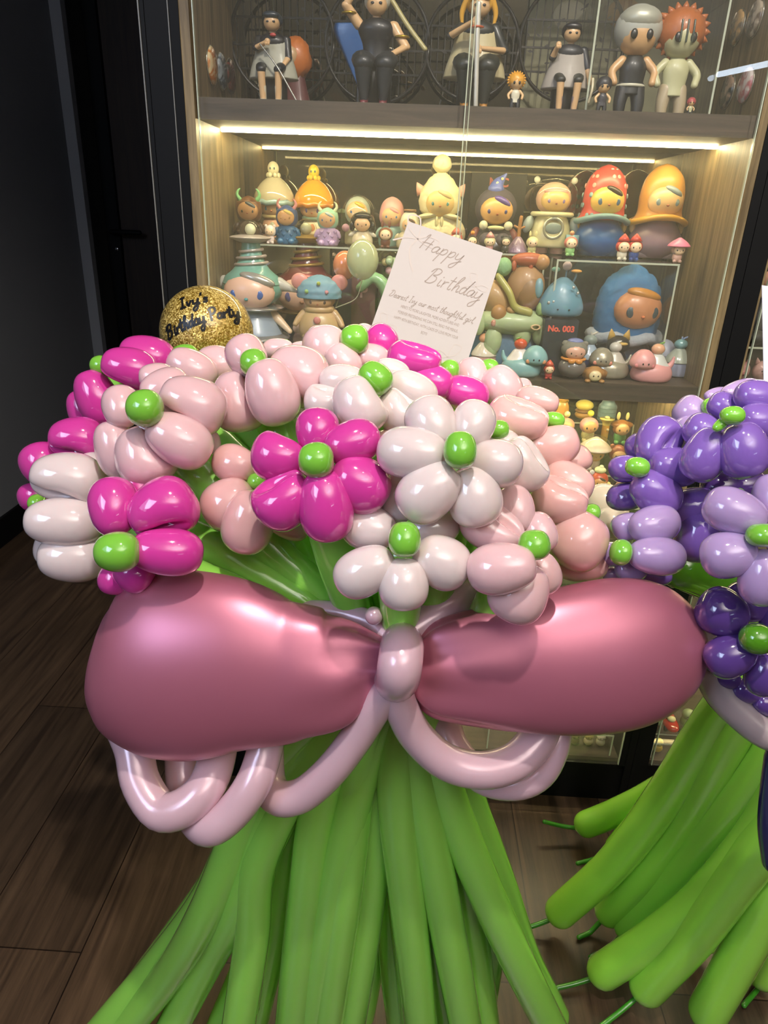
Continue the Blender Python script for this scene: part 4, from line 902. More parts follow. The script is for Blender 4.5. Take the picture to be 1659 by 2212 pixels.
T = Toy('toy_doll', 'beige bear doll in a blue shaggy hat with pink round ears', 'doll', 690, 588, 1.240, 0.9402)
T.p('body', 'l', (0, 0, 0), (1, .85, 1), toy('#c3a273'), prof=[(0, .2), (.05, .29), (.2, .32), (.36, .27), (.46, .18), (.5, .17)]); T.p('neck_roll', 't', (0, 0, .47), (.19, .17, .2), toy('#c3a273'), rr=.25)
T.p('head', 's', (0, 0, .62), (.25, .2, .17), toy('#c79b6c')); T.face(.60, .21, -.05, '#c99d70', '#5a463a', None, sz=.6)
bh = T.p('hat', 'l', (0, 0, .715), (1, .8, 1), mat('#6c98a8', .6, bump=.6, bscale=80), prof=[(-.08, .33), (-.02, .34), (.10, .30), (.20, .17), (.245, .03)], rough=.03, rf=60)
for q in (-1, 1):
    T.p('ear', 's', (q*.30, 0, .86), (.13, .05, .12), toy('#d48a80')); T.p('arm', 'p', (0, 0, 0), (.075, 1, 1), toy('#c3a273'), pts=[(q*.22, 0, .40), (q*.31, -.04, .31), (q*.36, -.08, .24)], r1=.04); T.p('leg', 's', (q*.14, -.1, .06), (.12, .14, .09), toy('#c3a273'))
for z in (.20, .33): T.p('button', 's', (0, -.28, z), (.055, .02, .055), toy('#cf7f78'), n=12)
for x, z, c in ((.02, .86, '#9aab3c'), (-.16, .74, '#8ab064'), (.14, .74, '#c88a90')): T.p('hat_bead', 's', (x, -.25, z), (.03, .03, .03), toy(c), n=10, sub=bh)
# toy balloons held on strings
for lb, px, py, a, b, Y, c, al in (('clear yellowish toy balloon held by the bear doll', 783, 561, 35, 42, 1.215, '#c9d2a0', .75), ('small orange toy balloon behind the clear one', 745, 573, 26, 30, 1.26, '#e08a5c', 1)):
    c3 = OY(px, py, Y); k_ = depth(c3)/F_; t = thing('toy_balloon', c3-Vector((0, 0, b*k_)), lb, 'balloon')
    V, Fc = sphere(c3, (a*k_, a*k_, b*k_), 28); mesh_obj('bubble', V, Fc, mat(c, .12, coat=1, alpha=al), t)
    V, Fc = tube(catmull([c3-Vector((0, 0, b*k_)), c3+Vector((-.01, .0, -b*k_-.03)), OY(725, 665, Y)], 12), [.0008]*13, 6); mesh_obj('string', V, Fc, mat('#bdb89a', .3, metal=.5), t)
T = Toy('toy_arch', 'green leaf-shaped toy arch left of the birthday card', 'toy', 822, 585, 1.30, ZS)
T.p('leaf', 'p', (0, 0, 0), (.11, 1, 1), toy('#7fb07c', .3), pts=[(.12, 0, .05), (.14, 0, .45), (.05, 0, .80), (-.1, 0, .92), (-.25, 0, .80)], r1=.05)
T = Toy('toy_dome', 'clear candy dome with pastel beads behind the leaf arch', 'toy', 850, 530, 1.33, ZS)
T.p('stand', 'y', (0, 0, .35), (.15, .15, .35), toy('#8a8470')); T.p('dome', 's', (0, 0, .82), (.19, .18, .18), M_acry)
rg = random.Random(3)
for q in range(10): T.p('bead', 's', (rg.uniform(-.1, .1), rg.uniform(-.1, .05), .72+rg.uniform(0, .16)), (.035, .035, .035), toy(rg.choice(['#d8908c', '#8aa4c8', '#d8c88a', '#b8d0a0', '#e0b0b8'])), n=8)
pbox('dark toy carton with a pink letter left of the card', 760, 812, 590, 1.31, ZS, '#5c3a34', 'P', '#d0a8a4', .03, .72, .05)
pbox('brown toy carton in shade between bear doll and card', 724, 760, 600, 1.33, ZS, '#3c2a3c', None, depth_=.05)
# sleeping figure on a melting cloud
T = Toy('toy_sculpture', 'tan sleeping creature hugging a pillow on a pale green dripping cloud', 'toy', 1108, 544, 1.275, ZS)
H1 = '#a9bb8c'
T.p('sea_base', 'l', (0, .05, 0), (1.05, .6, 1), toy('#5c7c94', .45), prof=[(0, .42), (.1, .46), (.3, .44), (.42, .3)])
T.p('cloud', 's', (0, -.12, .42), (.44, .22, .12), toy(H1, .5), rough=.02, rf=20)
for x, z, r in ((-.22, .26, .10), (-.24, .20, .085), (.10, .33, .10), (.30, .36, .10), (-.40, .40, .08)): T.p('cloud_drip', 's', (x, -.22, z), (r, r*.7, r*1.3), toy(H1, .5))
T.p('body', 's', (-.20, -.08, .60), (.22, .17, .15), toy('#b08c5c', .5), rot=(0, .5, 0)); T.p('foot', 's', (-.19, -.26, .50), (.085, .06, .075), toy('#a87c48', .5)); T.p('head', 's', (.10, -.08, .72), (.21, .16, .19), toy('#a98258', .5)); T.p('face', 's', (.13, -.16, .67), (.14, .10, .16), toy('#8c6a44', .5)); T.p('fringe', 's', (.22, -.22, .72), (.05, .05, .085), toy('#6f98a4', .4))
T.p('scarf', 'p', (0, 0, 0), (.035, 1, 1), toy('#a8a458'), pts=[(-.22, -.18, .80), (-.10, -.26, .68), (-.02, -.28, .56), (.14, -.28, .52)]); T.p('green_ball', 's', (-.17, -.16, .88), (.085, .08, .08), mat('#86b07c', .7, bump=1, bscale=150)); T.p('green_cone', 's', (.27, -.24, .55), (.055, .05, .06), mat('#93b070', .7, bump=1, bscale=150))
rp_ = T.p('red_pet', 's', (.10, -.10, .945), (.19, .09, .06), toy('#a4502e', .5)); T.p('red_pet_head', 's', (.24, -.14, .93), (.08, .07, .065), toy('#b08050', .5), sub=rp_)
for x in (-.06, .12): T.p('red_pet_leg', 's', (x, -.14, .89), (.03, .03, .045), toy('#a4502e', .5), n=8, sub=rp_)
for x in (.05, .2): T.p('paw', 's', (x-.1, -.24, .53), (.06, .05, .035), toy('#b08c5c', .5), n=10)
T.p('charm', 's', (-.24, -.30, .42), (.03, .02, .03), toy('#c48c74'), n=6); T.p('rainbow_charm', 't', (.22, -.32, .40), (.045, .02, .045), toy('#d8b88c'), rr=.3, rot=(PI/2, 0, 0)); T.t.scale = (.80, .85, 1)
# blue mushroom head on a dark plinth
pbox('dark glossy display block reading No. 003 under the blue mushroom creature', 1178, 1252, 690, 1.208, ZS, '#232b30', 'No. 003', '#e0604c', .0135, .80, .06)
zb3 = OY(1215, 690, 1.208).z
T = Toy('toy_creature', 'blue mushroom-headed creature with three antennae on the dark block', 'toy', 1215, 568, 1.240, zb3+.0005)
T.p('head', 'l', (0, 0, 0), (1, .75, 1), toy('#5f8ea0', .4), prof=[(0, .20), (.05, .40), (.20, .44), (.38, .38), (.58, .26), (.72, .10), (.745, .02)])
for q in (-1, 1): T.p('eye', 's', (q*.11, -.335, .17), (.02, .012, .016), toy('#1c2c38'), n=8)
for x, z, c, s_ in ((-.18, .88, '#6fa08c', (.085, .07, .05)), (.03, .95, '#b8a4a0', (.09, .08, .085)), (.22, .86, '#e0a04a', (.105, .08, .035))):
    an = T.p('antenna', 'p', (0, 0, 0), (.018, 1, 1), toy('#4c6c7c'), pts=[(x*.8, 0, .64), (x, 0, .76), (x, 0, z)]); T.p('antenna_tip', 's', (x, -.01, z), s_, mat(c, .5, bump=.5, bscale=150), n=14, sub=an)
for x, z in ((-.28, .28), (-.19, .30), (.15, .58), (.25, .48)): T.p('gem', 's', (x, -.30+abs(x)*.2, z), (.03, .02, .03), mat('#c9c9c2', .15, metal=.5), n=6)
# blue shaggy hooded doll
T = Toy('toy_doll', 'large doll in a shaggy blue hood with a grey fur collar and orange fringe', 'doll', 1352, 572, 1.300, ZS)
sh = mat('#2f6f9f', .75, bump=1, bscale=60)
T.p('body', 'l', (0, 0, 0), (1, .85, 1), toy('#1c3c58'), prof=[(0, .22), (.04, .28), (.2, .28), (.34, .2), (.4, .12)])
T.p('hood', 'l', (0, 0, .33), (1, .9, 1), sh, prof=[(0, .28), (.06, .31), (.2, .32), (.38, .30), (.52, .24), (.62, .13), (.67, .02)], rough=.02, rf=60, n=34)
T.face(.61, .235, -.16, '#cc8a5c', '#3c4e56', None, sz=.82, es=.19, nose='#d8763c', yaw=.15); T.p('fringe', 's', (.06, -.255, .755), (.17, .08, .055), toy('#c48430'), rot=(0, .2, .1)); T.p('fur_collar', 't', (0, 0, .33), (.32, .28, .30), mat('#a4abb0', .9, bump=1, bscale=120), rr=.19, wave=.06, wn=6)
# ---- front row creatures on the wooden shelf
def critter(label, px, top, bot, Y, skin, cap, fruit, flip=1, leaf='#6a9a40', group='fat little creatures on the front of the shelf', face=True, cheeks='#d89a70', metal=0):
    T = Toy('toy_creature', label, 'toy', px, top, Y, ZS, group); q = flip
    m_ = mat(skin, .35 if not metal else .2, coat=.3, metal=metal)
    T.p('body', 'l', (.03*q, 0, 0), (1.15, .85, 1), m_, prof=[(0, .30), (.05, .42), (.2, .46), (.38, .40), (.5, .24), (.56, .05)])
    T.p('tail', 'p', (0, 0, 0), (.10, 1, 1), m_, pts=[(.36*q, 0, .30), (.50*q, 0, .46), (.54*q, 0, .62)], r1=.03)
    T.p('cream_cap', 'l', (.10*q, 0, .40), (1, .8, 1), toy(cap, .3), prof=[(-.04, .34), (0, .36), (.10, .28), (.26, .17), (.32, .06)])
    fr_ = T.p('fruit', 's', (.10*q, 0, .82), (.17, .15, .14), toy(fruit, .2)); T.p('fruit_leaf', 's', (.17*q, 0, .97), (.08, .03, .025), toy(leaf), rot=(0, -.4, 0), n=10, sub=fr_)
    T.p('head', 'l', (-.28*q, -.16, .34), (1, .85, 1), m_, prof=[(0, .15), (.06, .30), (.18, .33), (.34, .26), (.46, .13), (.49, .02)])
    if face:
        for e in (-1, 1): T.p('eye', 's', (-.28*q+e*.07, -.44, .50), (.02, .015, .026), toy('#26221e'), n=8); T.p('cheek', 's', (-.28*q+e*.20, -.37, .45), (.06, .03, .055), toy(cheeks), n=10)
    for e in (-.2, .25): T.p('foot', 's', (e, -.12, .03), (.10, .12, .04), m_, n=10)
critter('pale blue creature with a red apple on its cream cap', 1130, 728, 806, 1.195, '#83b2b4', '#dcd6d0', '#c8502e', flip=-1)
critter('pink creature with a peach-coloured apple on its cream cap', 1408, 738, 826, 1.200, '#d99a96', '#c8ccc4', '#d9a884', cheeks='#cf7c7c')
critter('silvery grey creature with pink cheeks and a small grey apple', 1318, 735, 820, 1.215, '#b0ab94', '#b4aea0', '#bcb8ac', leaf='#d8d8c8', metal=.45, cheeks='#d88c74')
def bottle(label, px, top, Y, body, cap, fruit, w=.34, fruitleaf='#c8c0b0'):
    T = Toy('toy_bottle', label, 'toy', px, top, Y, ZS, 'fruit-topped toy bottles in the second row')
    T.p('body', 'l', (0, 0, 0), (1, .9, 1), toy(body, .25), prof=[(0, w*.8), (.05, w), (.25, w), (.42, w*.85), (.5, w*.5)]); T.p('cream_cap', 'l', (0, 0, .38), (1, .9, 1), toy(cap, .15), prof=[(-.02, w*1.02), (.08, w*.9), (.24, w*.55), (.33, .1)])
    fr_ = T.p('fruit', 's', (0, 0, .80), (.17, .15, .13), toy(fruit, .2)); T.p('fruit_leaf', 's', (.08, 0, .96), (.09, .03, .025), toy(fruitleaf), rot=(0, -.5, 0), n=8, sub=fr_); T.p('fruit_stalk', 'y', (0, 0, .94), (.02, .02, .05), toy(fruitleaf), n=8, sub=fr_)
bottle('pink toy bottle topped by a peach right beside the card', 1046, 714, 1.245, '#c59690', '#d8cdb8', '#dfa078')
bottle('dark toy bottle topped by a brown apple behind the blue creature', 1158, 718, 1.262, '#6e6a70', '#9c8c80', '#8c6c5c', w=.26)
bottle('night-blue toy bottle with a pale blue cap and clear fruit', 1272, 716, 1.245, '#2f3c70', '#a4b8c8', '#8a9890', w=.30)
bottle('grey-blue toy bottle with mint fruit at the right end of the row', 1466, 726, 1.255, '#8a90a4', '#a8b0a0', '#7aa4a4', w=.34, fruitleaf='#7f94b8')
def domehead(label, px, top, Y, c, body):
    T = Toy('toy_creature', label, 'toy', px, top, Y, ZS, 'dome-headed creatures in the second row')
    T.p('body', 'l', (0, 0, 0), (1, .9, 1), toy(body), prof=[(0, .3), (.05, .36), (.3, .34), (.5, .2)]); T.p('head', 'l', (0, 0, .38), (1, .85, 1), toy(c, .5), prof=[(0, .2), (.06, .36), (.2, .38), (.38, .30), (.55, .16), (.61, .02)])
    for q in (-1, 1): T.p('eye', 's', (q*.07, -.315, .53), (.018, .012, .018), toy('#5c3c44'), n=8)
domehead('pink dome-headed creature between peach bottle and blue creature', 1076, 724, 1.262, '#cf9a98', '#b07c80')
domehead('mauve dome-headed creature right of the blue creature', 1191, 727, 1.245, '#a87c94', '#7c5068')
domehead('grey dome-headed creature behind the pink creature', 1434, 732, 1.285, '#8a8f9c', '#7c8290')
tiny('tiny red bell-shaped gnome at the shelf front', 1186, 777, 819, 1.178, '#c8503a', '#b8443a', hat='#d0583e', zb=ZS, group='tiny toys at the shelf front')
T = Toy('toy_doll', 'round grey tumbler doll in a bear hood with an orange bow', 'doll', 1238, 730, 1.195, ZS)
T.p('body', 's', (0, 0, .28), (.36, .34, .28), mat('#6f6a64', .15, coat=1)); T.p('hood', 's', (0, 0, .72), (.33, .29, .26), mat('#77776c', .7)); T.face(.68, .25, -.10, '#d8a890', '#4c3a2c', None, sz=.75, es=.11)
T.p('cap', 's', (.0, 0, .92), (.20, .18, .08), toy('#6a76a8')); T.p('scarf', 't', (0, -.02, .50), (.27, .25, .2), toy('#cf8a3c'), rr=.18)
for q in (-1, 1): T.p('ear', 's', (q*.24, 0, .86), (.09, .06, .08), mat('#77776c', .7), n=12); T.p('bow', 's', (q*.09, -.30, .47), (.09, .04, .06), toy('#cf8a3c'), n=10)
T = Toy('toy_lion', 'tiny tan lion toy lying at the shelf front', 'toy', 1283, 797, 1.178, ZS, H=.026)
T.p('body', 's', (.1, .3, .42), (.85, .6, .45), toy('#8f6636'), rough=.06, rf=12); T.p('mane', 's', (0, -.1, .48), (.62, .4, .48), toy('#a67a44'), rough=.08, rf=14); T.p('face', 's', (0, -.45, .42), (.40, .2, .34), toy('#dccb9c'))
for q in (-1, 1): T.p('eye', 's', (q*.15, -.64, .44), (.05, .03, .06), toy('#332211'), n=8); T.p('paw', 's', (q*.45, -.45, .10), (.2, .25, .12), toy('#a67a44'), n=8)
T = Toy('toy_doll', 'black doll with yellow pointed ears behind the silvery creature', 'doll', 1332, 712, 1.235, ZS)
T.p('body', 's', (0, 0, .3), (.24, .2, .3), toy('#26262a')); T.p('head', 's', (0, 0, .68), (.26, .22, .20), toy('#2a2824'))
for q in (-1, 1): T.p('ear', 'c', (q*.15, 0, .80), (.10, .05, .22), toy('#c8a24c'), rot=(0, q*.2, 0))
T.p('visor', 's', (0, -.14, .72), (.18, .1, .05), toy('#c8a85c'))
# ------------------------------------------------------------ top niche: posed figurines, round lattice screens, badges
ZT = 1.2972
def lattice(label, px, py, rpx, Y=1.405, sq=1.0):
    c = OY(px, py, Y); r = rpx*depth(c)/F_; cz = ZT+r*sq+.004 if c.z-r*sq < ZT else c.z
    c = Vector((c.x, Y, cz)); t = thing('lattice_screen', (c.x, Y, ZT), label, 'screen', 'round lattice screens behind the figurines')
    dm = mat('#14110f', .35); V = []; n = 40
    pth = [c+Vector((math.cos(2*PI*k/n)*r, 0, math.sin(2*PI*k/n)*r*sq)) for k in range(n+1)]
    V, Fc = tube(pth, [.0032]*(n+1), 8, ref=(0, 1, 0), caps=False); mesh_obj('ring', V, Fc, dm, t)
    b = MB()
    for k in range(-6, 7):
        x = k*r/6.8; h = math.sqrt(max(0, 1-(x/r)**2))*r*sq; b.box((c.x+x-.0008, Y-.001, cz-h), (c.x+x+.0008, Y+.001, cz+h))
    for k in (-.5, -.1, .35): 
        w_ = math.sqrt(1-k*k)*r; b.box((c.x-w_, Y-.0015, cz+k*r*sq-.0015), (c.x+w_, Y+.0015, cz+k*r*sq+.0015))
    b.build('bars', dm, t)
    l = MB(); rg = random.Random(px)
    for q in range(34):
        a = rg.uniform(0, 2*PI); rr = r*rg.uniform(.35, .97); p = c+Vector((math.cos(a)*rr, -.0025, math.sin(a)*rr*sq)); s_ = rg.uniform(.003, .006); a2 = rg.uniform(0, PI)
        u = Vector((math.cos(a2), 0, math.sin(a2)))*s_; v = Vector((-math.sin(a2), 0, math.cos(a2)))*s_*.45; l.add([p-u, p+v, p+u, p-v, p+Vector((0, .001, 0))], [(0, 1, 2, 3), (0, 1, 4), (1, 2, 4), (2, 3, 4), (3, 0, 4)])
    l.build('leaf_ornament', dm, t)
    box('stand', (c.x-.02, Y-.006, ZT), (c.x+.02, Y+.012, max(ZT+.004, cz-r*sq+.002)), dm, t)
lattice('round lattice screen behind the caped figurine', 610, 85, 112)
lattice('round lattice screen behind the muscular figurine', 815, 95, 112)
lattice('round lattice screen behind the swordsman figurine', 1020, 100, 100)
lattice('largest dark round lattice screen on the right, behind the butterfly lady', 1236, 92, 112)
SKN = '#d2ab7c'
def L(T, name, pts, r, m, r1=None): return T.p(name, 'p', (0, 0, 0), (r, 1, 1), m, pts=pts, r1=r1 if r1 else r)
def figurine(label, px, top, Y, H, hair, top_c, leg_c, boot_c, skin=SKN, arms=None, group=None, puffy=False, cape=None, rz=0):
    """seated figure: seat at .38 of its height; one continuous skinned body carries head, neck and hands."""
    T = Toy('figurine', label, 'figurine', px, top, Y, ZT, group, rz=rz); s_ = toy(skin, .4); tm = toy(top_c, .5); lm = toy(leg_c, .5)
    T.p('stool', 'y', (0, .05, .17), (.12, .10, .17), toy('#121110', .5))
    T.p('head', 's', (0, -.02, .88), (.075, .08, .095), s_)
    T.p('neck', 'y', (0, 0, .78), (.03, .03, .05), s_, n=12)
    for q in (-1, 1): T.p('eye', 's', (q*.028, -.093, .875), (.014, .008, .012), toy('#1c1c22'), n=8)
    T.p('hair', 's', (0, .015, .91), (.095, .095, .095), toy(hair, .35)); T.p('fringe', 's', (0, -.07, .945), (.075, .045, .04), toy(hair, .35), rot=(.3, 0, 0))
    T.p('torso', 'l', (0, 0, .38), (1, .68, 1), tm, prof=[(0, .11), (.08, .095), (.18, .10), (.30, .135), (.37, .10), (.40, .03)])
    for q, a in zip((-1, 1), arms or [((-.17, -.05, .55), (-.08, -.16, .58)), ((.17, -.05, .55), (.12, -.16, .42))]):
        L(T, 'sleeve', [(q*.125, 0, .715), ((q*.125+a[0][0])/2, a[0][1]*.4, (.715+a[0][2])/2), a[0]], .042, tm if not cape == 'bare' else s_, .034)
        L(T, 'forearm', [a[0], tuple((Vector(a[0])+Vector(a[1]))/2), a[1]], .030, s_, .020)
        T.p('hand', 's', a[1], (.026, .022, .032), s_, n=12)
        for f in range(4): L(T, 'finger', [(a[1][0]-.016+f*.011, a[1][1]-.012, a[1][2]-.01), (a[1][0]-.017+f*.012, a[1][1]-.024, a[1][2]-.026), (a[1][0]-.016+f*.011, a[1][1]-.020, a[1][2]-.040)], .0062, s_)
    for q in (-1, 1):
        r = .085 if puffy else .05
        L(T, 'thigh', [(q*.06, 0, .40), (q*.09, -.12, .41), (q*.08, -.20, .37)], r, lm, r*.9)
        L(T, 'shin', [(q*.08, -.20, .36), (q*.075, -.19, .20), (q*.07, -.18, .06)], r*.8 if puffy else .036, lm if puffy else s_, .028)
        L(T, 'boot', [(q*.073, -.185, .19), (q*.07, -.18, .05), (q*.07, -.25, .03)], .034, toy(boot_c, .5), .026)
    T.t.scale = (1.32, 1.15, 1.0)
    if cape and cape != 'bare':
        T.p('cape', 'l', (0, .02, .30), (1.25, .85, 1), toy(cape, .6), prof=[(0, .185), (.1, .17), (.25, .14), (.40, .115), (.45, .06)])
    return T
T = figurine('caped figurine with dark bobbed hair and white laced boots holding a thin sword', 590, 24, 1.255, .165, '#26303a', '#15151b', '#1a1c22', '#cfc6ad', cape='#a6a594', arms=[((-.14, -.10, .60), (-.02, -.17, .66)), ((.15, -.05, .52), (.10, -.14, .40))])
L(T, 'sword', [(-.08, -.20, .62), (.08, -.24, .38), (.26, -.28, .02)], .008, mat('#8c8a80', .3, metal=.8)); T.p('neck_bow', 's', (.02, -.10, .74), (.03, .015, .02), toy('#b8403c'), n=8)
T = figurine('muscular bare-armed figurine with one arm raised and dark baggy trousers', 812, -22, 1.255, .20, '#b8b4a4', '#14141a', '#23262a', '#6c2c34', puffy=True, cape='bare', arms=[((-.22, -.05, .86), (-.14, -.08, 1.0)), ((.22, -.05, .54), (.06, -.20, .40))])
T.p('arm_band', 't', (.19, -.03, .62), (.045, .045, .05), mat('#a88a2c', .3, metal=.7), rr=.25); T.p('arm_band', 't', (-.20, -.03, .80), (.045, .045, .05), mat('#a88a2c', .3, metal=.7), rr=.25); L(T, 'blade', [(.10, .10, .95), (.22, .08, .75), (.36, .06, .55)], .02, toy('#a89e68', .4))
T = figurine('swordsman figurine with long golden hair resting on an upright white sword', 1028, -18, 1.255, .205, '#d8a238', '#1c2020', '#202420', '#a8742c', puffy=True, cape='#b8ac84', arms=[((-.20, -.10, .62), (-.03, -.24, .72)), ((.20, -.08, .52), (.0, -.25, .50))])
L(T, 'sword', [(-.02, -.27, .84), (-.01, -.28, .5), (.01, -.29, .03)], .017, mat('#c9c6b8', .3, metal=.3)); T.p('sword_guard', 's', (-.02, -.27, .66), (.05, .03, .015), toy('#b04c24'), n=8)
for q in (-1, 1): L(T, 'hair_lock', [(q*.08, .0, .95), (q*.12, .02, .84), (q*.11, .03, .72)], .03, toy('#d8a238'), .008)
T = figurine('lady figurine in a pale patterned robe with short dark hair', 1226, 48, 1.255, .158, '#1e1d24', '#20222a', '#2b2d2a', '#7a6a70', cape='#a29a90', arms=[((-.16, -.06, .62), (-.13, -.15, .74)), ((.18, -.04, .52), (.20, -.10, .38))])
L(T, 'short_sword', [(.22, -.14, .40), (.22, -.17, .28), (.20, -.19, .14)], .012, toy('#c4b894'))
def chibi(label, px, top, Y, H, hair, body, skin='#d8b07c', wild=False, arms=True, hc=None, legs='#26272a'):
    T = Toy('figurine', label, 'figurine', px, top, Y, ZT, None, H=H)
    T.p('head', 's', (0, 0, .72), (.19, .17, .19), toy(skin, .4)); T.p('hair', 's', (0, .03, .77), (.235, .20, .215), toy(hair, .5), rough=.05 if wild else 0, rf=70)
    for q in (-1, 1): T.p('eye', 's', (q*.075, -.155, .70), (.035, .02, .045), toy('#1e1c1a'), n=10)
    if wild:
        rg = random.Random(px)
        for a in range(20):
            A = a*2*PI/20; x, z = math.cos(A)*.22, .78+math.sin(A)*.19
            T.p('hair_tuft', 'c', (x, .02, z), (.045, .045, .07), toy(hair, .5), rot=(0, PI/2-A, 0), n=8) if z > .62 else T.p('hair_tuft', 'c', (x, .02, z), (.045, .045, .09), toy(hair, .5), rot=(0, PI-.3*math.copysign(1, x), 0), n=8)
    T.p('body', 'l', (0, 0, .20), (1, .7, 1), toy(body, .5), prof=[(0, .13), (.1, .12), (.25, .13), (.35, .07)])
    for q in (-1, 1):
        L(T, 'arm', [(q*.12, 0, .50), (q*.21, -.03, .40), (q*.19, -.08, .30)], .045, toy(skin if arms else body, .45), .035); L(T, 'leg', [(q*.07, 0, .26), (q*.09, -.02, .14), (q*.09, -.03, .05)], .075, toy(legs, .5), .055)
    return T
T = chibi('small stub-armed figurine with spiky yellow and red hair', 1114, 172, 1.20, .05, '#d89a2c', '#d8d2b8', wild=True)
chibi('small dark-haired round-headed figurine right of the lady figurine', 1302, 182, 1.205, .05, '#2b2a2e', '#3c3a40')
T = chibi('standing figurine with a silver studded cap and dark trousers', 1370, 58, 1.235, .148, '#a6a79c', '#1c1f22', '#caa070')
T.p('cap', 's', (0, 0, .84), (.21, .19, .13), mat('#b4b4a4', .4, metal=.3)); T.p('belt', 't', (0, 0, .28), (.125, .09, .1), toy('#c8c4ac'), rr=.15)
T = chibi('standing figurine with bushy orange hair and striped pale skin', 1462, 66, 1.235, .145, '#a55c2c', '#b7b58c', '#b7b58c', wild=True, legs='#a8987a')
for q in (-.06, 0, .06): L(T, 'face_stripe', [(q, -.16, .84), (q, -.175, .75), (q, -.172, .66)], .010, toy('#3c463a'))
chibi('tiny figurine with pink spiky hair at the right front of the top shelf', 1492, 214, 1.195, .024, '#a84848', '#b7b58c', wild=True)
hb_ = Toy('figurine', 'orange flame-haired figurine hidden behind the caped one', 'figurine', 640, 60, 1.375, ZT, None, H=.12)
hb_.p('body', 'l', (0, 0, 0), (1, .7, 1), toy('#5c2c2c', .6), prof=[(0, .28), (.2, .2), (.5, .12), (.6, .08)])
hb_.p('hair', 's', (0, 0, .72), (.22, .18, .26), toy('#c8702c', .5), rough=.08, rf=60)
hb_.p('face', 's', (-.05, -.12, .74), (.11, .09, .12), toy(SKN))
gm = Toy('blue_ornament', 'flat blue kite-shaped ornament between the two left screens', 'ornament', 775, 40, 1.39, ZT, None, H=.15)
gm.p('plate', 'l', (0, 0, .35), (1, .12, 1), toy('#2c5c96', .3), prof=[(0, .01), (.25, .15), (.5, .28), (.6, .28)], n=4); gm.p('stand', 'y', (0, .0, .18), (.03, .03, .18), toy('#151515'))
# badges hung on the niche sides
def badge(label, x, y, z, r, c1, c2, side):
    t = thing('tin_badge', (x, y, z-r), label, 'badge', 'round tin badges on the sides of the top niche')
    u = Vector((side, 0, 0)); V, Fc = revolve((x, y, z), u, (0, 0, 1), [(0, r), (.003, r), (.005, r*.85), (.0065, r*.4), (.0068, .001)], 32)
    m_ = mat(c1, .12, coat=1).copy(); nt = m_.node_tree; b = nt.nodes['Principled BSDF']; n = nt.nodes.new('ShaderNodeTexNoise'); n.inputs['Scale'].default_value = 38; n.inputs['Detail'].default_value = 3; n.inputs['Distortion'].default_value = 2
    tc = nt.nodes.new('ShaderNodeTexCoord'); nt.links.new(tc.outputs['Object'], n.inputs['Vector'])
    rp = nt.nodes.new('ShaderNodeValToRGB'); rp.color_ramp.elements[0].color = lin(c1); rp.color_ramp.elements[1].color = lin(c2); rp.color_ramp.elements[0].position = .42; rp.color_ramp.elements[1].position = .56
    nt.links.new(n.outputs['Fac'], rp.inputs[0]); nt.links.new(rp.outputs[0], b.inputs['Base Color']); mesh_obj('badge_face', V, Fc, m_, t)
    V, Fc = tube([Vector((x, y+math.cos(a*PI/16)*r, z+math.sin(a*PI/16)*r)) for a in range(33)], [.0012]*33, 8, ref=(1, 0, 0), caps=False); mesh_obj('badge_rim', V, Fc, mat('#b8b4a0', .2, metal=.8), t)
def onx(px, py, X):
    r = fwd + rt*((px-W_/2)/F_) - up*((py-H_/2)/F_); return CAMP+r*(X/r.x)
for lb, px, py, c1, c2, s_ in (('orange badge, foremost on the left side', 457, 142, '#c8762c', '#e8d0a0', 1), ('dark blue-grey badge behind the orange one on the left side', 478, 155, '#3c4650', '#98a0a4', 1), ('red-brown badge, deepest on the left side', 497, 165, '#6c342c', '#2a2220', 1),
    ('upper badge with orange hair colours on the right side', 1593, 60, '#6c604c', '#c8a068', -1), ('upper front badge in pale brown on the right side', 1632, 40, '#6c5c4c', '#c4b49c', -1), ('lower dark badge with blue rim on the right side', 1572, 198, '#2c3434', '#a0846c', -1), ('lower front pink and white badge on the right side', 1612, 184, '#b4686c', '#d8ccc4', -1)):
    p = onx(px, py, -0.3345 if s_ > 0 else 0.4765); r = .026 if s_ > 0 else .024
    p.y = min(max(p.y, 1.19), 1.42); badge(lb, p.x, p.y, p.z, r, c1, c2, s_)
acrylic_box(0.245, 0.435, 1.235, 1.44, ZT, 1.455, 'clear acrylic case in the top niche over the bushy-haired figurine')
pn = OY(1180, 20, 1.432); t = thing('poster_panel', (0.2, 1.43, ZT), 'yellowish printed panel at the back of the top niche', 'panel')
box('board', (0.17, 1.436, ZT), (0.44, 1.444, 1.52), toy('#7d7a5c', .5), t)
for k, (x, z, c) in enumerate(((.24, 1.47, '#b8b090'), (.33, 1.475, '#b07c3c'), (.39, 1.45, '#8c8a70'))):
    V, Fc = sphere((x, 1.436, z), (.03, .003, .022), 20); mesh_obj('print_patch', V, Fc, toy(c, .6), t)
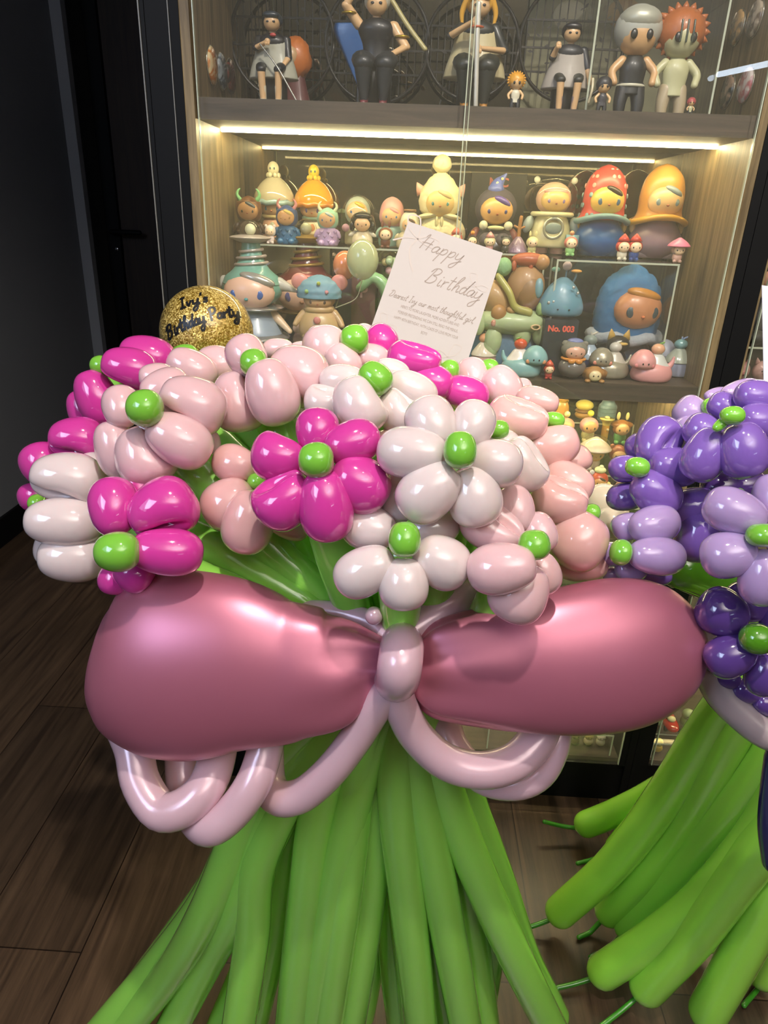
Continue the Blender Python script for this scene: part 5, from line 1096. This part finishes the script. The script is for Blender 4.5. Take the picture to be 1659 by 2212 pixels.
# ------------------------------------------------------------ second niche: acrylic steps with dolls
ZL = 0.5502
rows = [(1.405, (1300, 907)), (1.345, (1320, 957)), (1.285, (1340, 1018)), (1.225, (1310, 1083))]
zr = [OY(q[0], q[1], Y).z for Y, q in rows]
for k, (Y, q) in enumerate(rows):
    acrylic_box(0.10, 0.455, Y-.026, Y+.030, ZL, zr[k], ['rearmost', 'third', 'second', 'lowest front'][k]+' clear acrylic step in the niche below the lit shelf')
def small(label, px, top, bot, row, hood, body, hair=None, hat=None, hs='c', skin='#e2b478'):
    T = tiny(label, px, top, bot, rows[row][0], hood, body, hat=hat, hatshape=hs, skin=skin, group=None, name='toy_doll', zb=zr[row]+.0003); return T
T = Toy('toy_jar', 'blue-grey ribbed jar on the rearmost step', 'toy', 1312, 866, 1.405, zr[0]); T.p('jar', 'l', (0, 0, 0), (1, .9, 1), toy('#6f8a90', .3), prof=[(0, .4), (.1, .45), (.7, .46), (.85, .38), (1.0, .3)]); [T.p('rib', 't', (0, 0, z), (.45, .41, .3), toy('#5c7880'), rr=.06) for z in (.2, .45, .65)]
T = Toy('toy_burger', 'golden burger-shaped toy on the rearmost step', 'toy', 1262, 862, 1.405, zr[0]); T.p('bun', 's', (0, 0, .22), (.42, .36, .22), toy('#a8782c')); T.p('filling', 's', (0, 0, .42), (.44, .38, .12), toy('#7c5424')); T.p('top', 's', (0, 0, .70), (.44, .38, .26), toy('#e0cc60'))
T = Toy('toy_pot', 'orange glass pot at the left of the rearmost step', 'toy', 1212, 862, 1.405, zr[0]); T.p('pot', 'l', (0, 0, 0), (1, .9, 1), toy('#d8a04c', .15), prof=[(0, .3), (.2, .42), (.6, .4), (.9, .3), (1, .32)]); T.p('rim', 't', (0, 0, .92), (.32, .28, .3), mat('#c8a02c', .2, metal=.6), rr=.12)
small('pink bone-bow doll with a green apple at the left of the third step', 1222, 888, 945, 1, '#e2a68c', '#dcd87c', hat='#e8e49c', hs='b')
T = small('doll with pink bowl hair and a yellow lemon on its head', 1272, 886, 962, 1, '#d69c98', '#d8cc8c', hat='#dcdc3c', hs='b')
T = Toy('toy_trumpet', 'tall brass-coloured toy horn on the third step', 'toy', 1308, 898, 1.345, zr[1]); T.p('tube', 'y', (0, 0, .36), (.13, .13, .36), toy('#a87a2c', .2)); T.p('cup', 'l', (0, 0, .66), (1, 1, 1), toy('#d8c468', .2), prof=[(0, .13), (.1, .16), (.2, .24), (.24, .26)]); T.p('flower', 's', (0, 0, .93), (.1, .1, .06), toy('#c8c07c')); T.p('dial', 's', (.05, -.13, .52), (.05, .02, .05), toy('#c8b890'), n=12)
T = small('doll with brown mop hair, cream crown and green round body', 1342, 892, 958, 1, '#9a6228', '#5ba45c', hat='#e0d88c', hs='e'); T.p('hair_wing', 's', (0, .04, .62), (.38, .26, .12), toy('#8f5a24'))
T = small('doll under a clear cream-swirl dome hat on the second step', 1284, 942, 1018, 2, '#e0a48c', '#c8b49c', hat='#e4d2c0', hs='m'); T.p('clear_bowl', 's', (0, 0, .68), (.44, .40, .36), M_acry)
T = small('doll in a terracotta hood with blue trousers on the second step', 1333, 956, 1028, 2, '#a85c3c', '#4c5a60', hat=None)
T = Toy('toy_doll', 'doll with a red cream-topped hood sitting in a white paper cup', 'doll', 1292, 1004, 1.225, zr[3])
T.p('cup', 'l', (0, 0, 0), (1, 1, 1), toy('#c9c9a8', .4), prof=[(0, .17), (.1, .19), (.42, .26), (.46, .27)]); T.p('cup_foam', 't', (0, 0, .47), (.27, .25, .3), toy('#e6e08c'), rr=.2, wave=.05, wn=5); T.p('cup_sign', 's', (0, -.215, .2), (.07, .02, .07), toy('#3c7a3c'), n=16)
T.p('hood', 's', (0, 0, .62), (.24, .22, .20), toy('#c8482c')); T.face(.58, .17, -.09, '#d89a58', '#26221c', '#4c2c1c', sz=.8); T.p('cream_top', 's', (0, 0, .86), (.15, .14, .09), toy('#dfe0a4')); T.p('cream_tip', 's', (.02, 0, .95), (.06, .06, .05), toy('#e6e6b4'))
tiny('tiny pink sitting toy beside the paper cup doll', 1345, 1030, 1078, 1.225, '#d8a08c', '#d88c8c', zb=zr[3]+.0003, group=None)
tiny('tiny silver and white toy at the left end of the front step', 1258, 1010, 1050, 1.225, '#c8c4bc', '#a8a49c', zb=zr[3]+.0003, group=None)
# ------------------------------------------------------------ lowest niche: trays with small toys
for lb, a, b, z0, z1, y0 in (('clear acrylic tray with small pale toys at the cabinet bottom', 0.20, 0.462, .111, .165, 1.170), ('upper clear tray behind the right bow loop', 0.12, 0.45, .22, .30, 1.30)):
    acrylic_box(a, b, y0, y0+.10, z0, z1, lb)
def lowtoy(label, px, top, bot, Y, c1, c2, cat='toy', X=None):
    T = Toy('small_toy', label, cat, px, top, Y, None, None, pyb=bot); zf = T.o.z
    T.p('body', 's', (0, 0, .30), (.32, .28, .30), toy(c1), n=14); T.p('head', 's', (0, 0, .72), (.30, .27, .28), toy(c2), n=14)
    for q in (-1, 1): T.p('eye', 's', (q*.1, -.25, .74), (.03, .02, .04), toy('#222'+'222'), n=8); T.p('ear', 's', (q*.2, 0, .92), (.07, .05, .09), toy(c2), n=8)
    return T
def onfloor(label, px, top, Y, z, c1, c2):
    T = Toy('small_toy', label, 'toy', px, top, Y, z)
    T.p('body', 's', (0, 0, .30), (.32, .28, .30), toy(c1), n=14); T.p('head', 's', (0, 0, .72), (.30, .27, .28), toy(c2), n=14)
    for q in (-1, 1): T.p('eye', 's', (q*.1, -.25, .74), (.03, .02, .04), toy('#222222'), n=8); T.p('ear', 's', (q*.2, 0, .92), (.07, .05, .09), toy(c2), n=8)
onfloor('brownish small toy at the left in the bottom tray', 1243, 1580, 1.20, .1112, '#6c5a3c', '#8a7a50')
onfloor('pale small toy with yellow tones in the middle of the bottom tray', 1272, 1582, 1.20, .1112, '#c8b88c', '#b0a060')
onfloor('round white small toy at the right in the bottom tray', 1298, 1584, 1.20, .1112, '#c4c09a', '#d0cca8')
onfloor('dark small toy showing between the bow and the pink flower', 1050, 1290, 1.36, .3012, '#4c3c3c', '#b0787c')
onfloor('lime small toy showing right above the bow knot', 1075, 1294, 1.36, .3012, '#a8b03c', '#c8c85c')
# second cabinet, bottom: trays and a red toy car
acrylic_box(0.545, 0.80, 1.172, 1.212, .111, .150, 'clear acrylic tray holding a yellow toy in the right cabinet')
acrylic_box(0.545, 0.80, 1.216, 1.30, .111, .1385, 'clear acrylic step carrying the red toy car')
p0 = Vector((.603, 1.243, .1388)); t = thing('toy_car', p0, 'small red toy car on the acrylic step of the right cabinet', 'toy car')
V, Fc = revolve(p0+Vector((0, 0, .012)), (0, 1, 0), (0, 0, 1), ell_prof(.032, .017, 0, .7), 20, thick=.6); mesh_obj('car_body', V, Fc, mat('#b8281c', .15, coat=1), t)
V, Fc = sphere(p0+Vector((0, .004, .022)), (.011, .016, .009), 16); mesh_obj('cabin', V, Fc, mat('#a8241a', .15, coat=1), t)
V, Fc = sphere(p0+Vector((0, -.006, .024)), (.009, .009, .006), 14); mesh_obj('windscreen', V, Fc, mat('#d8d4a4', .1), t)
for x in (-.014, .014):
    for y in (-.018, .018): V, Fc = revolve(p0+Vector((x-.002, y, .0065)), (1, 0, 0), (0, 0, 1), [(0, .0062), (.004, .0062)], 14); mesh_obj('wheel', V, Fc, mat('#1c1c1c', .6), t)
def at(label, x, y, z, h, c1, c2):
    T = Toy('small_toy', label, 'toy', 800, 400, 1.2, z, H=h); 
    T.o = Vector((x, y, z)); T.t.location = T.o; WLOC[T.t.name] = Vector(T.o)
    T.p('body', 's', (0, 0, .30), (.32, .28, .30), toy(c1), n=14); T.p('head', 's', (0, 0, .72), (.30, .27, .28), toy(c2), n=14)
    for q in (-1, 1): T.p('eye', 's', (q*.1, -.25, .74), (.03, .02, .04), toy('#222222'), n=8)
at('yellow small toy in the tray of the right cabinet', .566, 1.192, .1112, .034, '#d0b43c', '#c8c45c')
at('green small toy right of the red toy car', .640, 1.245, .1388, .045, '#7c8c4c', '#9cae7c')
at('pale green cone-shaped toy left of the red toy car', .577, 1.245, .1388, .042, '#a4b48c', '#b4bc94')
# right cabinet, lit niche
acrylic_box(0.545, 0.80, 1.19, 1.32, ZS, .968, 'clear acrylic riser in the right cabinet under the dark doll')
for k, (x, c) in enumerate(((.572, '#c8948c'), (.612, '#cfa498'))):
    T = Toy('pig_toy', ['left', 'right'][k]+' of the two pale pink pig heads under the right cabinet riser', 'toy', 800, 400, 1.2, ZS, H=.042); T.o = Vector((x, 1.24, ZS)); T.t.location = T.o; WLOC[T.t.name] = Vector(T.o)
    T.p('head', 's', (0, 0, .42), (.42, .34, .42), toy(c)); T.p('snout', 's', (0, -.32, .36), (.14, .08, .10), toy('#b87c74'), n=12)
    for q in (-1, 1): T.p('ear', 'c', (q*.26, 0, .72), (.12, .06, .26), toy(c), rot=(0, q*.3, 0), n=10); T.p('eye', 's', (q*.16, -.31, .46), (.03, .02, .04), toy('#3c2c2c'), n=8)
T = Toy('toy_doll', 'sitting doll with black hair and black clothes on the right cabinet riser', 'doll', 800, 400, 1.2, .9685, H=.15); T.o = Vector((.598, 1.25, .9685)); T.t.location = T.o; WLOC[T.t.name] = Vector(T.o)
T.p('body', 'l', (0, 0, 0), (1, .8, 1), mat('#141416', .6), prof=[(0, .2), (.08, .33), (.28, .32), (.45, .2), (.52, .1)]); T.p('collar', 't', (0, 0, .50), (.14, .12, .1), toy('#8c7c54'), rr=.2)
T.p('head', 's', (0, 0, .72), (.25, .22, .20), toy('#c99c84')); T.p('hair', 's', (0, .05, .80), (.30, .25, .22), toy('#15130f', .6)); T.p('fringe', 's', (0, -.13, .90), (.22, .1, .08), toy('#15130f', .6))
for q in (-1, 1): T.p('eye', 's', (q*.11, -.195, .70), (.035, .02, .035), toy('#2c4c5c'), n=10); T.p('foot', 's', (q*.2, -.25, .08), (.13, .15, .09), mat('#141416', .6), n=12)
acrylic_box(0.55, 0.80, 1.34, 1.44, ZS, 1.13, 'tall clear acrylic riser at the back of the right cabinet')
at('white round toy with a red snack on the tall riser of the right cabinet', .640, 1.37, 1.1302, .075, '#c8a04c', '#e4dcc4')
